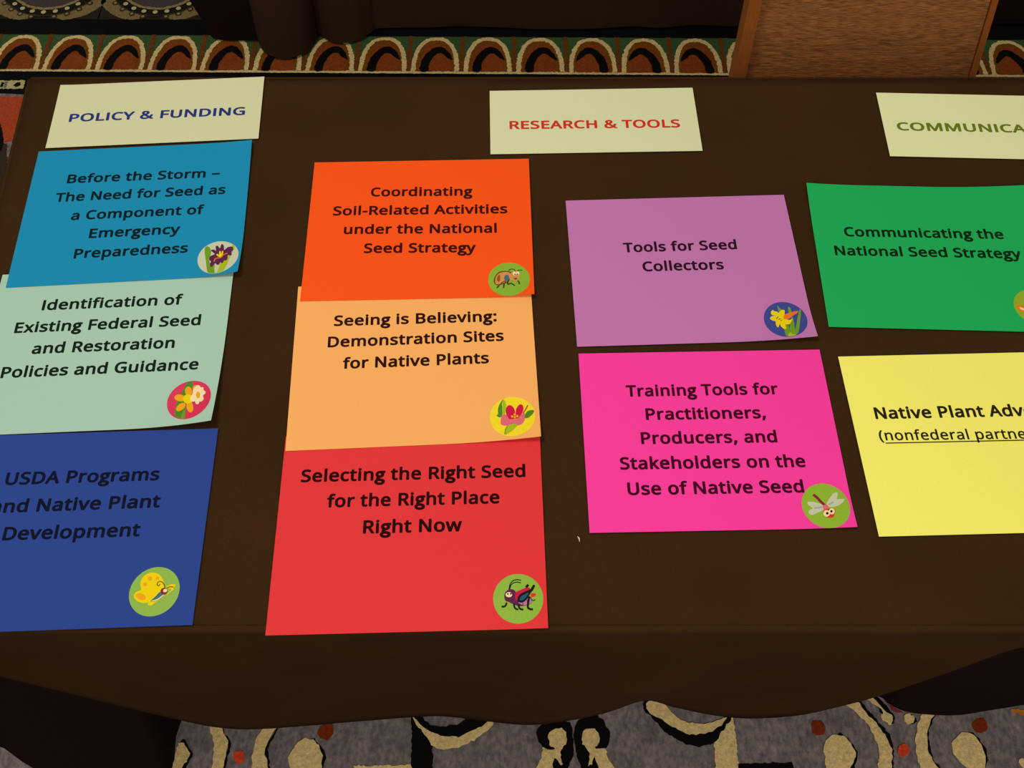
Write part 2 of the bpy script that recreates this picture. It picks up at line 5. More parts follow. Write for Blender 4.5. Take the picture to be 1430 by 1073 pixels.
GLYPHS = {"&":[1025,[[426,1015,474,1013,517,1004,555,989,589,970,616,945,639,916,655,882,665,843,668,800,662,744,643,694,611,650,570,610,522,573,468,538,738,277,761,308,781,341,798,377,812,416,825,457,836,500,961,500,945,442,926,386,905,333,880,284,851,239,818,199,1022,0,856,0,734,118,704,93,673,70,640,49,605,31,568,15,529,3,486,-7,440,-12,389,-14,328,-11,272,0,222,18,178,42,142,73,113,111,91,155,79,205,74,261,77,306,86,347,100,384,120,417,145,448,175,476,210,503,248,529,290,555,261,589,232,625,207,663,186,704,173,748,168,797,171,840,182,880,199,915,222,945,252,970,288,989,329,1004,375,1013],[364,478,317,448,278,418,246,386,223,352,208,312,203,265,209,217,226,176,255,141,293,116,340,100,394,95,451,99,502,108,548,125,588,146,624,169,655,195],[422,915,368,907,326,884,298,847,289,798,295,750,315,705,336,676,361,644,392,611,442,642,481,672,511,701,530,731,542,764,546,800,538,846,513,882,473,907]]],"(":[420,[[56,384,58,460,66,534,78,608,95,680,118,749,146,817,179,881,218,942,262,1000,378,1000,318,909,269,813,230,710,203,604,186,495,181,385,183,313,191,242,203,171,220,101,242,32,269,-34,300,-99,336,-161,377,-221,262,-221,218,-165,179,-105,146,-41,118,25,95,93,78,164,66,236,58,310]]],")":[420,[[364,384,362,310,354,236,342,164,325,93,303,25,275,-41,242,-105,203,-165,158,-221,43,-221,84,-161,120,-99,151,-34,178,32,200,101,217,171,230,242,237,313,239,385,237,459,230,531,217,604,200,675,178,744,151,812,120,878,83,941,42,1000,158,1000,203,942,242,881,275,817,303,749,325,680,342,608,354,534,362,460]]],",":[375,[[269,147,260,113,249,78,237,41,223,2,209,-36,194,-74,179,-111,163,-146,148,-181,57,-181,67,-144,76,-106,85,-67,93,-26,102,14,109,54,116,92,122,129,127,162,259,162]]],"-":[451,[[56,321,56,430,395,430,395,321]]],":":[375,[[101,76,107,120,126,148,154,164,186,169,220,164,249,148,268,120,275,76,268,32,249,3,220,-14,186,-20,154,-14,126,3,107,32],[101,675,107,720,126,749,154,765,186,770,220,765,249,749,268,720,275,675,268,632,249,602,220,585,186,580,154,585,126,602,107,632]]],"A":[895,[[763,0,643,310,246,310,127,0,0,0,391,1004,504,1004,894,0],[493,724,479,765,469,795,460,826,445,874,431,817,423,790,415,765,402,724,289,422,605,422]]],"B":[910,[[422,1000,536,994,631,975,705,945,758,899,790,835,801,752,799,714,791,680,779,648,752,606,715,572,684,554,650,540,611,531,611,524,651,515,689,503,725,487,756,467,783,442,805,412,822,376,831,333,835,284,830,227,816,175,793,130,761,90,721,58,673,33,618,15,556,4,487,0,136,0,136,1000],[447,574,524,579,582,593,623,616,650,648,666,688,671,738,664,788,645,827,613,856,566,876,504,888,427,892,262,892,262,574],[262,469,262,106,464,106,543,112,605,129,648,158,677,196,695,242,700,294,695,344,677,387,646,421,600,447,560,460,511,467,454,469]]],"C":[885,[[564,903,513,900,465,891,420,876,379,855,343,828,311,796,283,759,261,716,242,669,229,617,221,560,218,500,223,421,236,350,257,286,287,230,325,183,372,146,427,118,491,102,563,97,606,98,648,102,688,108,727,116,765,125,803,136,803,27,765,14,726,4,687,-4,645,-10,597,-13,545,-14,449,-7,364,14,290,49,227,97,176,157,137,228,108,310,91,401,85,501,89,575,99,644,117,709,141,768,172,823,209,871,253,913,303,949,360,977,423,998,491,1010,566,1014,617,1012,666,1007,714,999,760,987,803,972,842,955,791,849,759,862,725,875,688,887,649,896,608,901]]],"D":[1022,[[937,510,930,404,909,310,875,228,827,159,768,102,696,57,613,26,519,6,415,0,136,0,136,1000,444,1000,540,994,628,975,706,944,774,901,831,846,877,779,910,701,930,611],[804,506,799,589,784,662,760,724,726,776,683,818,631,851,570,874,502,888,426,892,262,892,262,108,398,108,522,119,623,152,702,208,759,286,793,385]]],"E":[779,[[695,0,136,0,136,1000,695,1000,695,889,262,889,262,577,669,577,669,468,262,468,262,111,695,111]]],"F":[727,[[262,0,136,0,136,1000,695,1000,695,889,262,889,262,535,668,535,668,424,262,424]]],"G":[1020,[[570,528,916,528,916,38,862,22,807,9,752,-1,695,-8,632,-13,564,-14,466,-7,379,14,303,48,237,96,183,155,141,226,110,308,92,399,85,500,92,600,113,690,147,772,194,843,253,902,324,950,407,986,500,1007,604,1014,659,1012,712,1007,763,999,811,987,858,972,902,955,854,846,817,861,777,875,735,887,690,896,644,901,597,903,521,898,453,882,392,854,340,817,296,771,262,715,237,651,222,579,217,500,221,424,234,353,256,289,286,233,327,185,377,146,438,118,510,101,594,95,636,96,673,98,706,102,750,110,790,119,790,416,570,416]]],"H":[1038,[[901,0,775,0,775,466,262,466,262,0,136,0,136,1000,262,1000,262,577,775,577,775,1000,901,1000]]],"I":[475,[[417,0,56,0,56,73,174,99,174,899,56,927,56,1000,417,1000,417,927,300,899,300,99,417,73]]],"L":[734,[[136,0,136,1000,262,1000,262,112,699,112,699,0]]],"M":[1270,[[577,0,248,877,242,877,245,845,247,805,251,711,252,659,252,606,252,0,136,0,136,1000,322,1000,630,181,636,181,950,1000,1134,1000,1134,0,1010,0,1010,615,1010,664,1011,712,1013,759,1015,803,1020,875,1014,875,681,0]]],"N":[1064,[[929,0,782,0,246,831,241,831,244,795,246,754,250,660,252,610,252,559,252,0,136,0,136,1000,282,1000,815,172,821,172,817,239,813,338,811,389,811,436,811,1000,929,1000]]],"O":[1094,[[1008,501,1005,426,995,356,979,291,956,230,927,176,891,127,850,85,802,50,747,22,687,2,620,-10,548,-14,473,-10,404,2,343,23,289,51,240,86,199,128,164,176,135,231,113,291,98,357,89,428,85,503,91,601,108,691,136,772,175,843,226,902,289,951,364,987,450,1008,549,1015,644,1008,728,987,801,952,864,903,915,844,956,772,985,691,1003,601],[218,501,222,421,234,349,254,284,281,228,317,182,362,144,415,117,477,101,548,95,619,101,681,117,733,144,777,182,813,228,840,284,860,349,871,421,875,501,867,618,840,717,797,798,735,857,652,893,549,905,478,899,415,883,362,856,317,820,281,773,254,718,234,654,222,581]]],"P":[847,[[401,1000,519,991,615,966,686,923,736,865,766,792,776,706,774,665,767,626,756,588,739,551,717,517,689,486,655,458,614,435,566,415,511,401,448,392,377,389,262,389,262,0,136,0,136,1000],[389,892,262,892,262,497,363,497,423,499,475,506,521,518,559,534,591,555,615,583,632,616,642,655,646,700,639,759,618,807,584,845,535,871,470,887]]],"R":[871,[[412,1000,490,996,558,986,617,968,666,944,706,912,737,874,758,828,772,776,776,716,773,665,763,621,746,583,725,550,700,521,672,498,641,478,609,462,576,448,850,0,703,0,461,413,262,413,262,0,136,0,136,1000],[405,891,262,891,262,520,412,520,486,525,545,541,590,568,621,605,639,653,646,710,643,751,634,786,620,815,587,849,541,873,502,883,457,889]]],"S":[769,[[703,268,698,211,684,160,660,116,627,77,585,45,536,20,479,1,416,-10,346,-14,309,-13,273,-12,239,-8,190,-2,146,8,106,19,71,34,71,154,108,140,150,126,197,113,247,103,299,97,352,95,398,97,440,104,476,115,520,139,552,171,571,210,577,256,572,301,556,339,527,371,484,401,445,421,398,441,342,462,301,478,263,495,229,513,185,543,148,576,120,613,100,655,91,687,86,721,84,759,89,810,102,855,125,896,155,931,193,960,237,983,288,1000,343,1011,403,1014,457,1012,507,1007,555,999,599,987,641,974,679,958,640,850,604,864,567,877,527,888,486,897,444,902,401,903,361,901,326,895,296,885,259,863,232,834,217,798,211,758,217,711,232,674,260,642,301,613,337,595,379,576,430,556,486,534,535,511,579,487,616,460,647,431,672,398,689,360,700,317]]],"T":[779,[[452,0,326,0,326,889,14,889,14,1000,763,1000,763,889,452,889]]],"U":[1024,[[896,353,892,286,878,224,854,166,821,114,779,70,726,34,664,7,590,-9,507,-14,393,-3,298,31,223,88,169,162,137,252,126,356,126,1000,252,1000,252,352,259,276,281,213,317,162,368,125,434,103,514,95,571,99,620,110,662,128,696,153,724,183,745,219,760,260,769,304,772,353,772,1000,896,1000]]],"Y":[793,[[396,508,657,1000,793,1000,459,388,459,0,333,0,333,382,0,1000,137,1000]]],"a":[786,[[403,763,487,757,555,737,606,703,643,655,665,591,672,511,672,0,583,0,559,106,553,106,520,69,487,39,450,15,408,-1,377,-8,341,-13,301,-14,258,-11,217,-3,180,10,147,29,118,53,95,83,78,119,68,161,64,209,74,278,104,335,153,382,222,416,313,438,424,448,552,452,552,497,547,553,534,597,511,627,480,648,442,660,396,664,358,662,320,656,284,646,250,634,216,621,185,606,147,699,182,716,221,731,263,744,309,755,355,761],[440,363,356,355,291,340,246,318,216,288,198,251,192,207,202,153,230,115,274,93,329,85,389,91,442,109,487,138,522,179,543,233,550,300,550,367]]],"c":[672,[[420,-14,356,-9,297,4,243,27,195,59,154,101,121,153,97,215,82,288,77,371,82,458,98,533,123,597,158,649,200,692,249,724,304,747,364,760,429,765,466,763,503,759,539,753,588,740,626,724,588,622,552,634,510,646,466,654,426,657,378,653,337,643,301,625,271,600,247,568,228,529,215,484,207,432,204,373,207,316,215,265,228,220,247,181,271,150,300,125,334,107,374,96,419,92,458,94,494,98,527,105,572,119,613,136,613,27,574,9,530,-4,498,-9,461,-13]]],"d":[861,[[385,-14,298,-3,223,29,161,83,114,159,86,256,77,374,86,492,115,590,162,666,224,721,299,754,387,765,442,761,489,750,529,733,564,710,594,683,619,654,627,654,623,708,620,740,619,765,619,1064,742,1064,742,0,643,0,625,101,619,101,594,70,564,43,529,19,488,1,440,-10],[405,88,476,95,532,117,572,153,599,204,615,270,620,350,620,373,615,459,600,530,574,588,535,629,478,654,403,662,343,654,293,627,254,583,227,525,210,454,204,371,210,288,227,219,254,162,293,121,343,96]]],"e":[790,[[409,765,470,760,526,746,575,723,618,691,653,651,681,604,702,551,714,491,718,426,718,352,204,352,213,273,235,209,270,158,317,121,375,98,444,91,490,93,532,97,571,104,608,115,646,127,685,143,685,35,647,20,609,7,571,-2,532,-9,487,-13,438,-14,370,-9,307,5,250,29,199,63,157,106,123,159,97,221,82,291,77,370,82,448,95,519,118,581,150,636,188,681,235,717,287,744,345,759],[408,664,353,658,306,639,268,607,239,564,218,512,207,450,590,450,587,491,581,528,570,562,545,604,511,637,481,652,447,661]]],"f":[482,[[465,655,276,655,276,0,153,0,153,655,21,655,21,713,153,755,153,798,156,859,165,911,181,955,203,992,231,1021,265,1043,304,1059,347,1068,396,1071,439,1070,478,1064,513,1055,542,1046,510,950,486,957,458,964,428,969,398,971,344,960,306,929,289,897,279,853,276,800,276,751,465,751]]],"g":[714,[[704,751,395,751,220,719,107,630,67,492,71,439,85,392,107,351,140,314,182,282,232,256,232,252,170,228,128,191,114,145,122,113,146,82,189,50,82,7,20,-61,0,-157,45,-275,166,-355,346,-385,537,-356,658,-274,701,-145,680,-56,611,16,483,64,357,93,280,123,254,161,311,213,435,238,558,303,592,348,618,408,629,471,621,529,596,581,550,635,704,635],[495,490,476,417,426,368,351,349,272,367,220,415,201,487,221,554,274,603,349,622,422,604,475,556],[557,-157,532,-216,461,-253,349,-266,235,-253,165,-214,140,-150,162,-91,222,-51,311,-37,416,-47,513,-84]]],"h":[866,[[242,752,242,725,240,697,238,671,235,647,244,647,271,683,304,711,342,734,385,750,431,760,478,763,535,760,586,751,630,735,667,712,697,682,721,646,738,601,749,549,752,489,752,0,630,0,630,480,626,536,612,581,590,616,557,641,515,656,462,661,410,658,366,647,331,630,302,605,279,574,263,537,251,493,245,444,242,388,242,0,119,0,119,1064,242,1064]]],"i":[361,[[242,751,242,0,119,0,119,751],[182,1032,209,1027,232,1013,248,989,254,954,248,919,232,895,209,880,182,875,154,880,130,895,114,919,109,954,114,989,130,1013,154,1027]]],"k":[748,[[241,508,240,482,239,450,235,387,241,387,266,419,300,461,317,481,331,497,570,751,714,751,410,430,735,0,587,0,326,350,241,276,241,0,119,0,119,1064,241,1064]]],"l":[361,[[242,0,119,0,119,1064,242,1064]]],"m":[1310,[[943,765,1020,757,1084,736,1133,700,1168,647,1189,577,1196,489,1196,0,1074,0,1074,483,1070,537,1058,582,1037,616,1008,641,969,656,922,661,856,654,804,633,765,598,739,550,724,488,718,415,718,0,597,0,597,483,592,537,580,582,559,617,529,641,491,656,443,661,396,658,356,647,324,630,297,605,277,575,261,538,251,495,244,445,242,389,242,0,119,0,119,751,218,751,237,648,244,648,270,684,302,714,338,736,378,752,421,762,465,765,520,761,568,751,610,734,645,710,673,678,695,639,702,639,730,678,764,710,805,734,849,751,895,761]]],"n":[866,[[480,765,563,757,630,736,683,700,722,647,744,577,752,489,752,0,630,0,630,480,626,536,612,581,590,616,557,641,515,656,462,661,388,653,330,630,290,591,263,538,248,470,242,389,242,0,119,0,119,751,218,751,237,648,244,648,272,684,306,714,345,736,388,752,433,762]]],"o":[847,[[772,377,769,317,761,261,747,211,729,165,705,124,677,88,645,57,608,32,567,12,521,-2,473,-11,422,-14,373,-11,328,-2,284,12,244,32,208,57,175,88,147,124,122,165,103,211,89,261,80,317,77,377,82,456,96,526,119,588,151,640,191,684,239,719,295,744,357,760,426,765,491,760,551,744,606,719,654,684,694,640,728,588,752,526,767,456],[204,377,207,320,215,269,228,223,246,183,270,150,300,123,335,104,377,92,424,88,472,92,513,104,549,123,579,150,603,183,621,223,634,269,642,320,644,377,642,434,634,484,620,529,602,568,578,601,548,627,513,646,471,657,423,661,353,653,298,627,256,585,228,529,210,459]]],"p":[861,[[476,765,563,754,637,722,700,668,747,593,775,496,784,377,780,296,767,225,746,162,717,108,681,64,638,30,589,6,535,-9,475,-14,421,-10,373,1,331,19,296,41,267,67,242,95,234,95,237,68,239,35,242,1,242,-28,242,-336,119,-336,119,751,220,751,237,648,242,648,267,679,296,707,331,731,372,749,403,758,438,763],[454,661,407,658,366,648,332,632,304,610,282,581,265,546,253,505,245,456,242,401,242,377,244,318,251,266,262,220,278,180,300,148,328,122,364,103,406,92,457,88,500,92,537,105,569,126,596,154,618,189,635,229,647,275,654,324,657,378,651,458,635,527,607,584,568,627,517,653]]],"r":[578,[[469,765,491,764,515,763,538,760,557,756,542,643,523,647,502,650,481,652,461,653,418,648,378,634,341,613,308,583,281,547,260,504,250,472,244,438,242,401,242,0,119,0,119,751,220,751,234,613,239,613,266,654,297,690,333,721,374,744,419,760]]],"s":[671,[[608,207,604,161,592,121,571,85,544,55,509,31,468,11,420,-3,367,-11,308,-14,258,-13,213,-8,173,-1,137,8,103,20,73,34,73,146,105,131,141,117,181,104,224,94,267,88,311,85,368,89,413,99,447,116,478,151,489,196,485,223,473,246,452,269,418,291,388,307,350,324,304,342,258,360,216,379,179,398,133,429,99,465,78,510,71,566,80,624,106,674,149,713,206,742,274,759,353,765,398,763,440,759,481,751,520,741,557,729,592,714,550,616,518,629,485,640,451,650,416,658,381,662,345,664,298,661,260,653,229,639,199,610,189,573,194,544,207,520,232,499,268,478,300,464,338,447,382,430,428,412,468,394,504,375,549,344,581,307,601,262]]],"t":[506,[[370,87,398,88,427,92,454,97,475,102,475,8,451,-1,419,-8,383,-12,349,-14,311,-12,274,-5,240,6,209,23,182,47,160,77,143,115,132,162,129,218,129,655,22,655,22,714,130,763,179,923,252,923,252,751,469,751,469,655,252,655,252,221,256,180,267,146,285,120,323,95]]],"u":[866,[[746,751,746,0,646,0,627,99,622,99,595,64,560,35,521,13,478,-2,432,-11,384,-14,327,-11,277,-1,233,15,196,37,165,67,141,104,124,148,114,200,111,259,111,751,235,751,235,268,240,213,253,168,276,133,308,108,350,93,402,88,454,92,498,102,534,120,563,144,586,175,603,212,614,256,621,305,623,360,623,751]]],"v":[711,[[284,0,0,751,132,751,291,308,315,239,327,203,338,167,346,136,352,109,357,109,364,136,373,168,384,204,397,241,420,308,580,751,711,751,426,0]]],"w":[1101,[[604,424,587,482,579,511,572,537,560,585,555,606,552,623,546,623,539,585,527,536,513,481,505,452,496,423,361,1,221,1,15,752,143,752,246,352,257,311,268,270,277,229,285,191,291,157,296,127,301,127,311,169,323,223,329,251,337,279,352,329,485,752,619,752,748,329,768,261,778,225,787,190,794,157,798,129,804,129,808,156,814,188,823,226,833,267,854,352,959,752,1085,752,877,1,732,1]]],"x":[741,[[297,384,38,751,178,751,371,468,563,751,702,751,443,384,716,0,576,0,371,300,164,0,25,0]]],"y":[714,[[1,751,133,751,296,324,321,251,333,216,343,183,352,150,359,119,364,119,375,159,391,211,403,249,416,287,429,325,581,751,714,751,391,-104,372,-148,351,-189,328,-226,303,-259,274,-286,242,-307,205,-323,164,-333,118,-336,86,-335,59,-333,35,-329,15,-325,15,-227,53,-232,75,-235,98,-235,138,-231,173,-219,202,-200,227,-173,248,-140,265,-102,304,-3]]],"–":[700,[[56,321,56,430,644,430,644,321]]]," ":[364,[]]}

SC = bpy.context.scene
COL = SC.collection
random.seed(4)
# ---------------------------------------------------------------- camera, world, lights
f, cx, cy, cz, rx, rz, ry = DATA['cam']
cd = bpy.data.cameras.new('camera'); cam = bpy.data.objects.new('camera', cd); COL.objects.link(cam)
cd.sensor_width = 36.0; cd.lens = f/1430*36.0; cd.clip_start = .02
cam.location = (cx, cy, cz)
cam.rotation_euler = (Matrix.Rotation(rx, 3, 'X') @ Matrix.Rotation(rz, 3, 'Z')).to_euler()
SC.camera = cam
SC.view_settings.view_transform = 'Standard'; SC.view_settings.look = 'None'
SC.view_settings.gamma = 1.0; SC.view_settings.use_curve_mapping = False
SC.view_settings.exposure = 0.12
wd = bpy.data.worlds.new('room_light'); SC.world = wd; wd.use_nodes = True
wd.node_tree.nodes['Background'].inputs[0].default_value = (1.0, .87, .70, 1)
wd.node_tree.nodes['Background'].inputs[1].default_value = .30
def area(name, loc, target, sx, sy, power, col):
    l = bpy.data.lights.new(name, 'AREA'); l.shape = 'RECTANGLE'; l.size = sx; l.size_y = sy
    l.energy = power; l.color = col
    o = bpy.data.objects.new(name, l); COL.objects.link(o); o.location = loc
    o.rotation_euler = (Vector(target)-Vector(loc)).to_track_quat('-Z', 'Y').to_euler()
    return o
area('ceiling_and_fill_lamp', (-.35, .5, 2.1), (.45, .25, 0), .7, .7, 21, (1, .91, .72))
area('ceiling_and_fill_lamp', (.9, -1.7, 1.9), (.6, .0, -.4), .9, .9, 26, (1, .91, .72))  # fill light added on the camera side to lift front drape and floor

# ---------------------------------------------------------------- helpers
def srgb(h):
    if isinstance(h, str): h = tuple(int(h[i:i+2], 16) for i in (0, 2, 4))
    return tuple((c/255/12.92 if c/255 <= .04045 else ((c/255+.055)/1.055)**2.4) for c in h)
MATS = {}
def mat(name, col, rough=.8, grain=.0, gscale=400., bump=0., bscale=900., spec=.3, sheen=0., stretch=(1, 1, 1), mottle=0., mscale=8.):
    if name in MATS: return MATS[name]
    m = bpy.data.materials.new(name); m.use_nodes = True; nt = m.node_tree; N = nt.nodes; Lk = nt.links
    b = N['Principled BSDF']; b.inputs['Roughness'].default_value = rough
    b.inputs['Specular IOR Level'].default_value = spec
    if sheen: b.inputs['Sheen Weight'].default_value = sheen; b.inputs['Sheen Roughness'].default_value = .5
    rgb = (*col, 1)
    tc = N.new('ShaderNodeTexCoord'); mp = N.new('ShaderNodeMapping'); mp.inputs['Scale'].default_value = stretch
    Lk.new(tc.outputs['Object'], mp.inputs['Vector'])
    last = None
    def mul(sc, amt, last):
        nz = N.new('ShaderNodeTexNoise'); nz.inputs['Scale'].default_value = sc; nz.inputs['Detail'].default_value = 3
        Lk.new(mp.outputs[0], nz.inputs['Vector'])
        mr = N.new('ShaderNodeMapRange'); mr.inputs[1].default_value = .25; mr.inputs[2].default_value = .75
        mr.inputs[3].default_value = 1-amt; mr.inputs[4].default_value = 1+amt
        Lk.new(nz.outputs['Fac'], mr.inputs[0])
        mx = N.new('ShaderNodeVectorMath'); mx.operation = 'SCALE'
        if last is None: mx.inputs[0].default_value = rgb[:3]
        else: Lk.new(last, mx.inputs[0])
        Lk.new(mr.outputs[0], mx.inputs['Scale']); return mx.outputs[0]
    if grain: last = mul(gscale, grain, last)
    if mottle: last = mul(mscale, mottle, last)
    if last is None: b.inputs['Base Color'].default_value = rgb
    else: Lk.new(last, b.inputs['Base Color'])
    if bump:
        nz = N.new('ShaderNodeTexNoise'); nz.inputs['Scale'].default_value = bscale; nz.inputs['Detail'].default_value = 2
        Lk.new(mp.outputs[0], nz.inputs['Vector'])
        bp = N.new('ShaderNodeBump'); bp.inputs['Strength'].default_value = bump; bp.inputs['Distance'].default_value = .001
        Lk.new(nz.outputs['Fac'], bp.inputs['Height']); Lk.new(bp.outputs[0], b.inputs['Normal'])
    MATS[name] = m; return m
def link(name, me, mats, parent=None, smooth=False):
    o = bpy.data.objects.new(name, me)
    for m in (mats if isinstance(mats, (list, tuple)) else [mats]): me.materials.append(m)
    COL.objects.link(o)
    if parent is not None: o.parent = parent
    if smooth:
        for p in me.polygons: p.use_smooth = True
    return o
def pyd(name, v, fc, mats, parent=None, smooth=False, idx=None):
    me = bpy.data.meshes.new(name); me.from_pydata([tuple(a) for a in v], [], fc)
    if idx: me.polygons.foreach_set('material_index', idx)
    me.update(); return link(name, me, mats, parent, smooth)
def tag(o, label=None, cat=None, group=None, kind=None):
    for k, q in (('label', label), ('category', cat), ('group', group), ('kind', kind)):
        if q: o[k] = q
    return o
def box(v, fc, x0, x1, y0, y1, z0, z1, M=None):
    b = len(v)
    for p in ((x0,y0,z0),(x1,y0,z0),(x1,y1,z0),(x0,y1,z0),(x0,y0,z1),(x1,y0,z1),(x1,y1,z1),(x0,y1,z1)):
        v.append(M @ Vector(p) if M else Vector(p))
    fc += [tuple(b+i for i in q) for q in ((0,3,2,1),(4,5,6,7),(0,1,5,4),(1,2,6,5),(2,3,7,6),(3,0,4,7))]
def bevelbox(name, dims, m, parent, M=None, r=.004):
    bm = bmesh.new(); v = []; fc = []; box(v, fc, *dims, M)
    vs = [bm.verts.new(p) for p in v]; [bm.faces.new([vs[i] for i in q]) for q in fc]
    bmesh.ops.bevel(bm, geom=bm.edges[:], offset=r, segments=3, affect='EDGES', profile=.5)
    me = bpy.data.meshes.new(name); bm.to_mesh(me); bm.free()
    return link(name, me, m, parent, True)
def catmull(P, closed=True, n=4):
    out = []; k = len(P)
    rng = range(k) if closed else range(k-1)
    for i in rng:
        g = (lambda j: P[j % k]) if closed else (lambda j: P[min(max(j, 0), k-1)])
        a, b, c, d = g(i-1), g(i), g(i+1), g(i+2)
        for s in range(n):
            t = s/n
            out.append(tuple(.5*((2*b[q])+(-a[q]+c[q])*t+(2*a[q]-5*b[q]+4*c[q]-d[q])*t*t+(-a[q]+3*b[q]-3*c[q]+d[q])*t**3) for q in range(len(b))))
    if not closed: out.append(tuple(P[-1]))
    return out
def ribbon(P, w):
    Lp, Rp = [], []
    for i, p in enumerate(P):
        a = P[max(i-1, 0)]; b = P[min(i+1, len(P)-1)]
        dx, dy = b[0]-a[0], b[1]-a[1]; q = math.hypot(dx, dy) or 1
        ww = w*.5
        Lp.append((p[0]-dy/q*ww, p[1]+dx/q*ww)); Rp.append((p[0]+dy/q*ww, p[1]-dx/q*ww))
    return Lp+Rp[::-1]
from mathutils.geometry import tessellate_polygon, delaunay_2d_cdt
def tess(P):
    """triangles of a closed 2-D outline"""
    Pv = [Vector(p) for p in P]; n = len(Pv)
    r = delaunay_2d_cdt(Pv, [(i, (i+1) % n) for i in range(n)], [], 1, 1e-7)
    return [tuple(q) for q in r[0]], [tuple(t) for t in r[2]]

# ---------------------------------------------------------------- carpeted floor
FZ = -.745
CC = dict(black='0c0b0c', cream='e0c890', red='d84a2c', maroon='7c3012', rosered='7a3034', orange='c07a24', cream2='b8b684',
          greyp='7d6d68', redp='b04a2c', grey2='3a3026', green='3c5c36', bar='703e18', ring='7c4a12', rust='8a421a', field='4a4146', dotring='1c1a12', dots='c0ba8c', tan='94825c', scroll='82714e', scroll2='3a3226')
def cm(n):
    return mat('carpet_'+n, srgb(CC[n]), .95, .26, 200, .9, 500, .1, .0)
fm = mat('carpet_grey_pile', srgb('7a7278'), .95, .42, 150, 1., 500, .1, mottle=.25, mscale=40, stretch=(1, .6, 1))
fmesh_v = [(-3.2, -2.2, FZ), (3.8, -2.2, FZ), (3.8, 4.5, FZ), (-3.2, 4.5, FZ), (-3.2, -2.2, FZ-.02), (3.8, -2.2, FZ-.02), (3.8, 4.5, FZ-.02), (-3.2, 4.5, FZ-.02)]
floor = pyd('floor', fmesh_v, [(0,1,2,3),(4,7,6,5),(0,4,5,1),(1,5,6,2),(2,6,7,3),(3,7,4,0)], fm)
tag(floor, 'patterned hotel carpet of grey, cream, black and rust under the tables', kind='structure')
def jag(P, step=.004, amp=.0016):
    out = []
    for i in range(len(P)):
        a, b = P[i], P[(i+1) % len(P)]
        d = math.hypot(b[0]-a[0], b[1]-a[1]); k = max(1, int(d/step))
        for j in range(k):
            t = j/k; out.append((a[0]+(b[0]-a[0])*t+random.uniform(-amp, amp), a[1]+(b[1]-a[1])*t+random.uniform(-amp, amp)))
    return out
LZ = .0006
def slab(v, fc, idx, P, z, mi):
    """one tuft patch with a little thickness"""
    pts, tri = tess(P); b = len(v); n = len(pts)
    v += [(p[0], p[1], z) for p in pts]; fc += [tuple(b+i for i in t) for t in tri]; idx += [mi]*len(tri)
def motif(name, layers, parent=floor, origin=None):
    v, fc, idx, ms = [], [], [], []
    for P, z, c in layers:
        m = c if not isinstance(c, str) else cm(c)
        if m not in ms: ms.append(m)
        slab(v, fc, idx, P, FZ+z*LZ, ms.index(m))
    return pyd(name, v, fc, ms, parent, idx=idx)
def rect(x0, x1, y0, y1, sl=0): return [(x0, y0+sl*x0), (x1, y0+sl*x1), (x1, y1+sl*x1), (x0, y1+sl*x0)]
for z, c, k, w, q in DATA['carpet']:
    P = [(q[i], q[i+1]) for i in range(0, len(q), 2)]
    if k == 'p': P = catmull(P, True, 3)
    motif('carpet_motif', [(jag(P), z, c)])
SL = -.0085
motif('carpet_stripe', [(jag(rect(-3, 3.6, 1.708, 1.768, SL), .02), 1, 'black')])
motif('carpet_stripe', [(jag(rect(.5, 3.6, 1.76, 1.80, SL), .02), 1, 'black')])
motif('carpet_stripe', [(jag(rect(-3, 3.6, 1.495, 1.5765, SL), .02), 1, 'black')])
motif('carpet_stripe', [(jag(rect(-3, 3.6, 1.574, 1.5815, SL), .004, .0008), 2, 'cream')])
motif('carpet_stripe', [(rect(-3, 3.6, 1.5805, 1.708, SL), 1.5, 'green')])
P0, PER = -.715, .1345
for i in range(-4, 19):
    xc = P0+PER*i; y0 = 1.581+SL*xc; mir = 1 if xc < .52 else -1
    def arch(hw, hh, n=18, y1=0):
        return [(xc+hw*math.copysign(abs(math.cos(a))**.8, math.cos(a)), y0+y1+hh*abs(math.sin(a))**.9) for a in [math.pi*k/n for k in range(n+1)]]
    hook = [(-.036, 0), (-.034, .03), (-.022, .058), (-.002, .079), (.018, .078), (.034, .058), (.041, .036), (.028, .044), (.014, .058), (.002, .056), (-.008, .040), (-.015, .020), (-.017, 0)]
    hk = [(xc+mir*a*1.06, y0+b*1.08) for a, b in catmull(hook, True, 3) if b > -.004]
    motif('arch_motif', [(jag(arch(.062, .124)), 3, 'cream'), (jag(arch(.050, .112)), 4, 'ring'), (jag(arch(.041, .098)), 5, 'rust'), (jag(hk, .004, .001), 6, 'black')])
    motif('carpet_bar', [(jag(rect(xc+PER/2-.0055, xc+PER/2+.0055, y0, y0+.127)), 3, 'bar')])
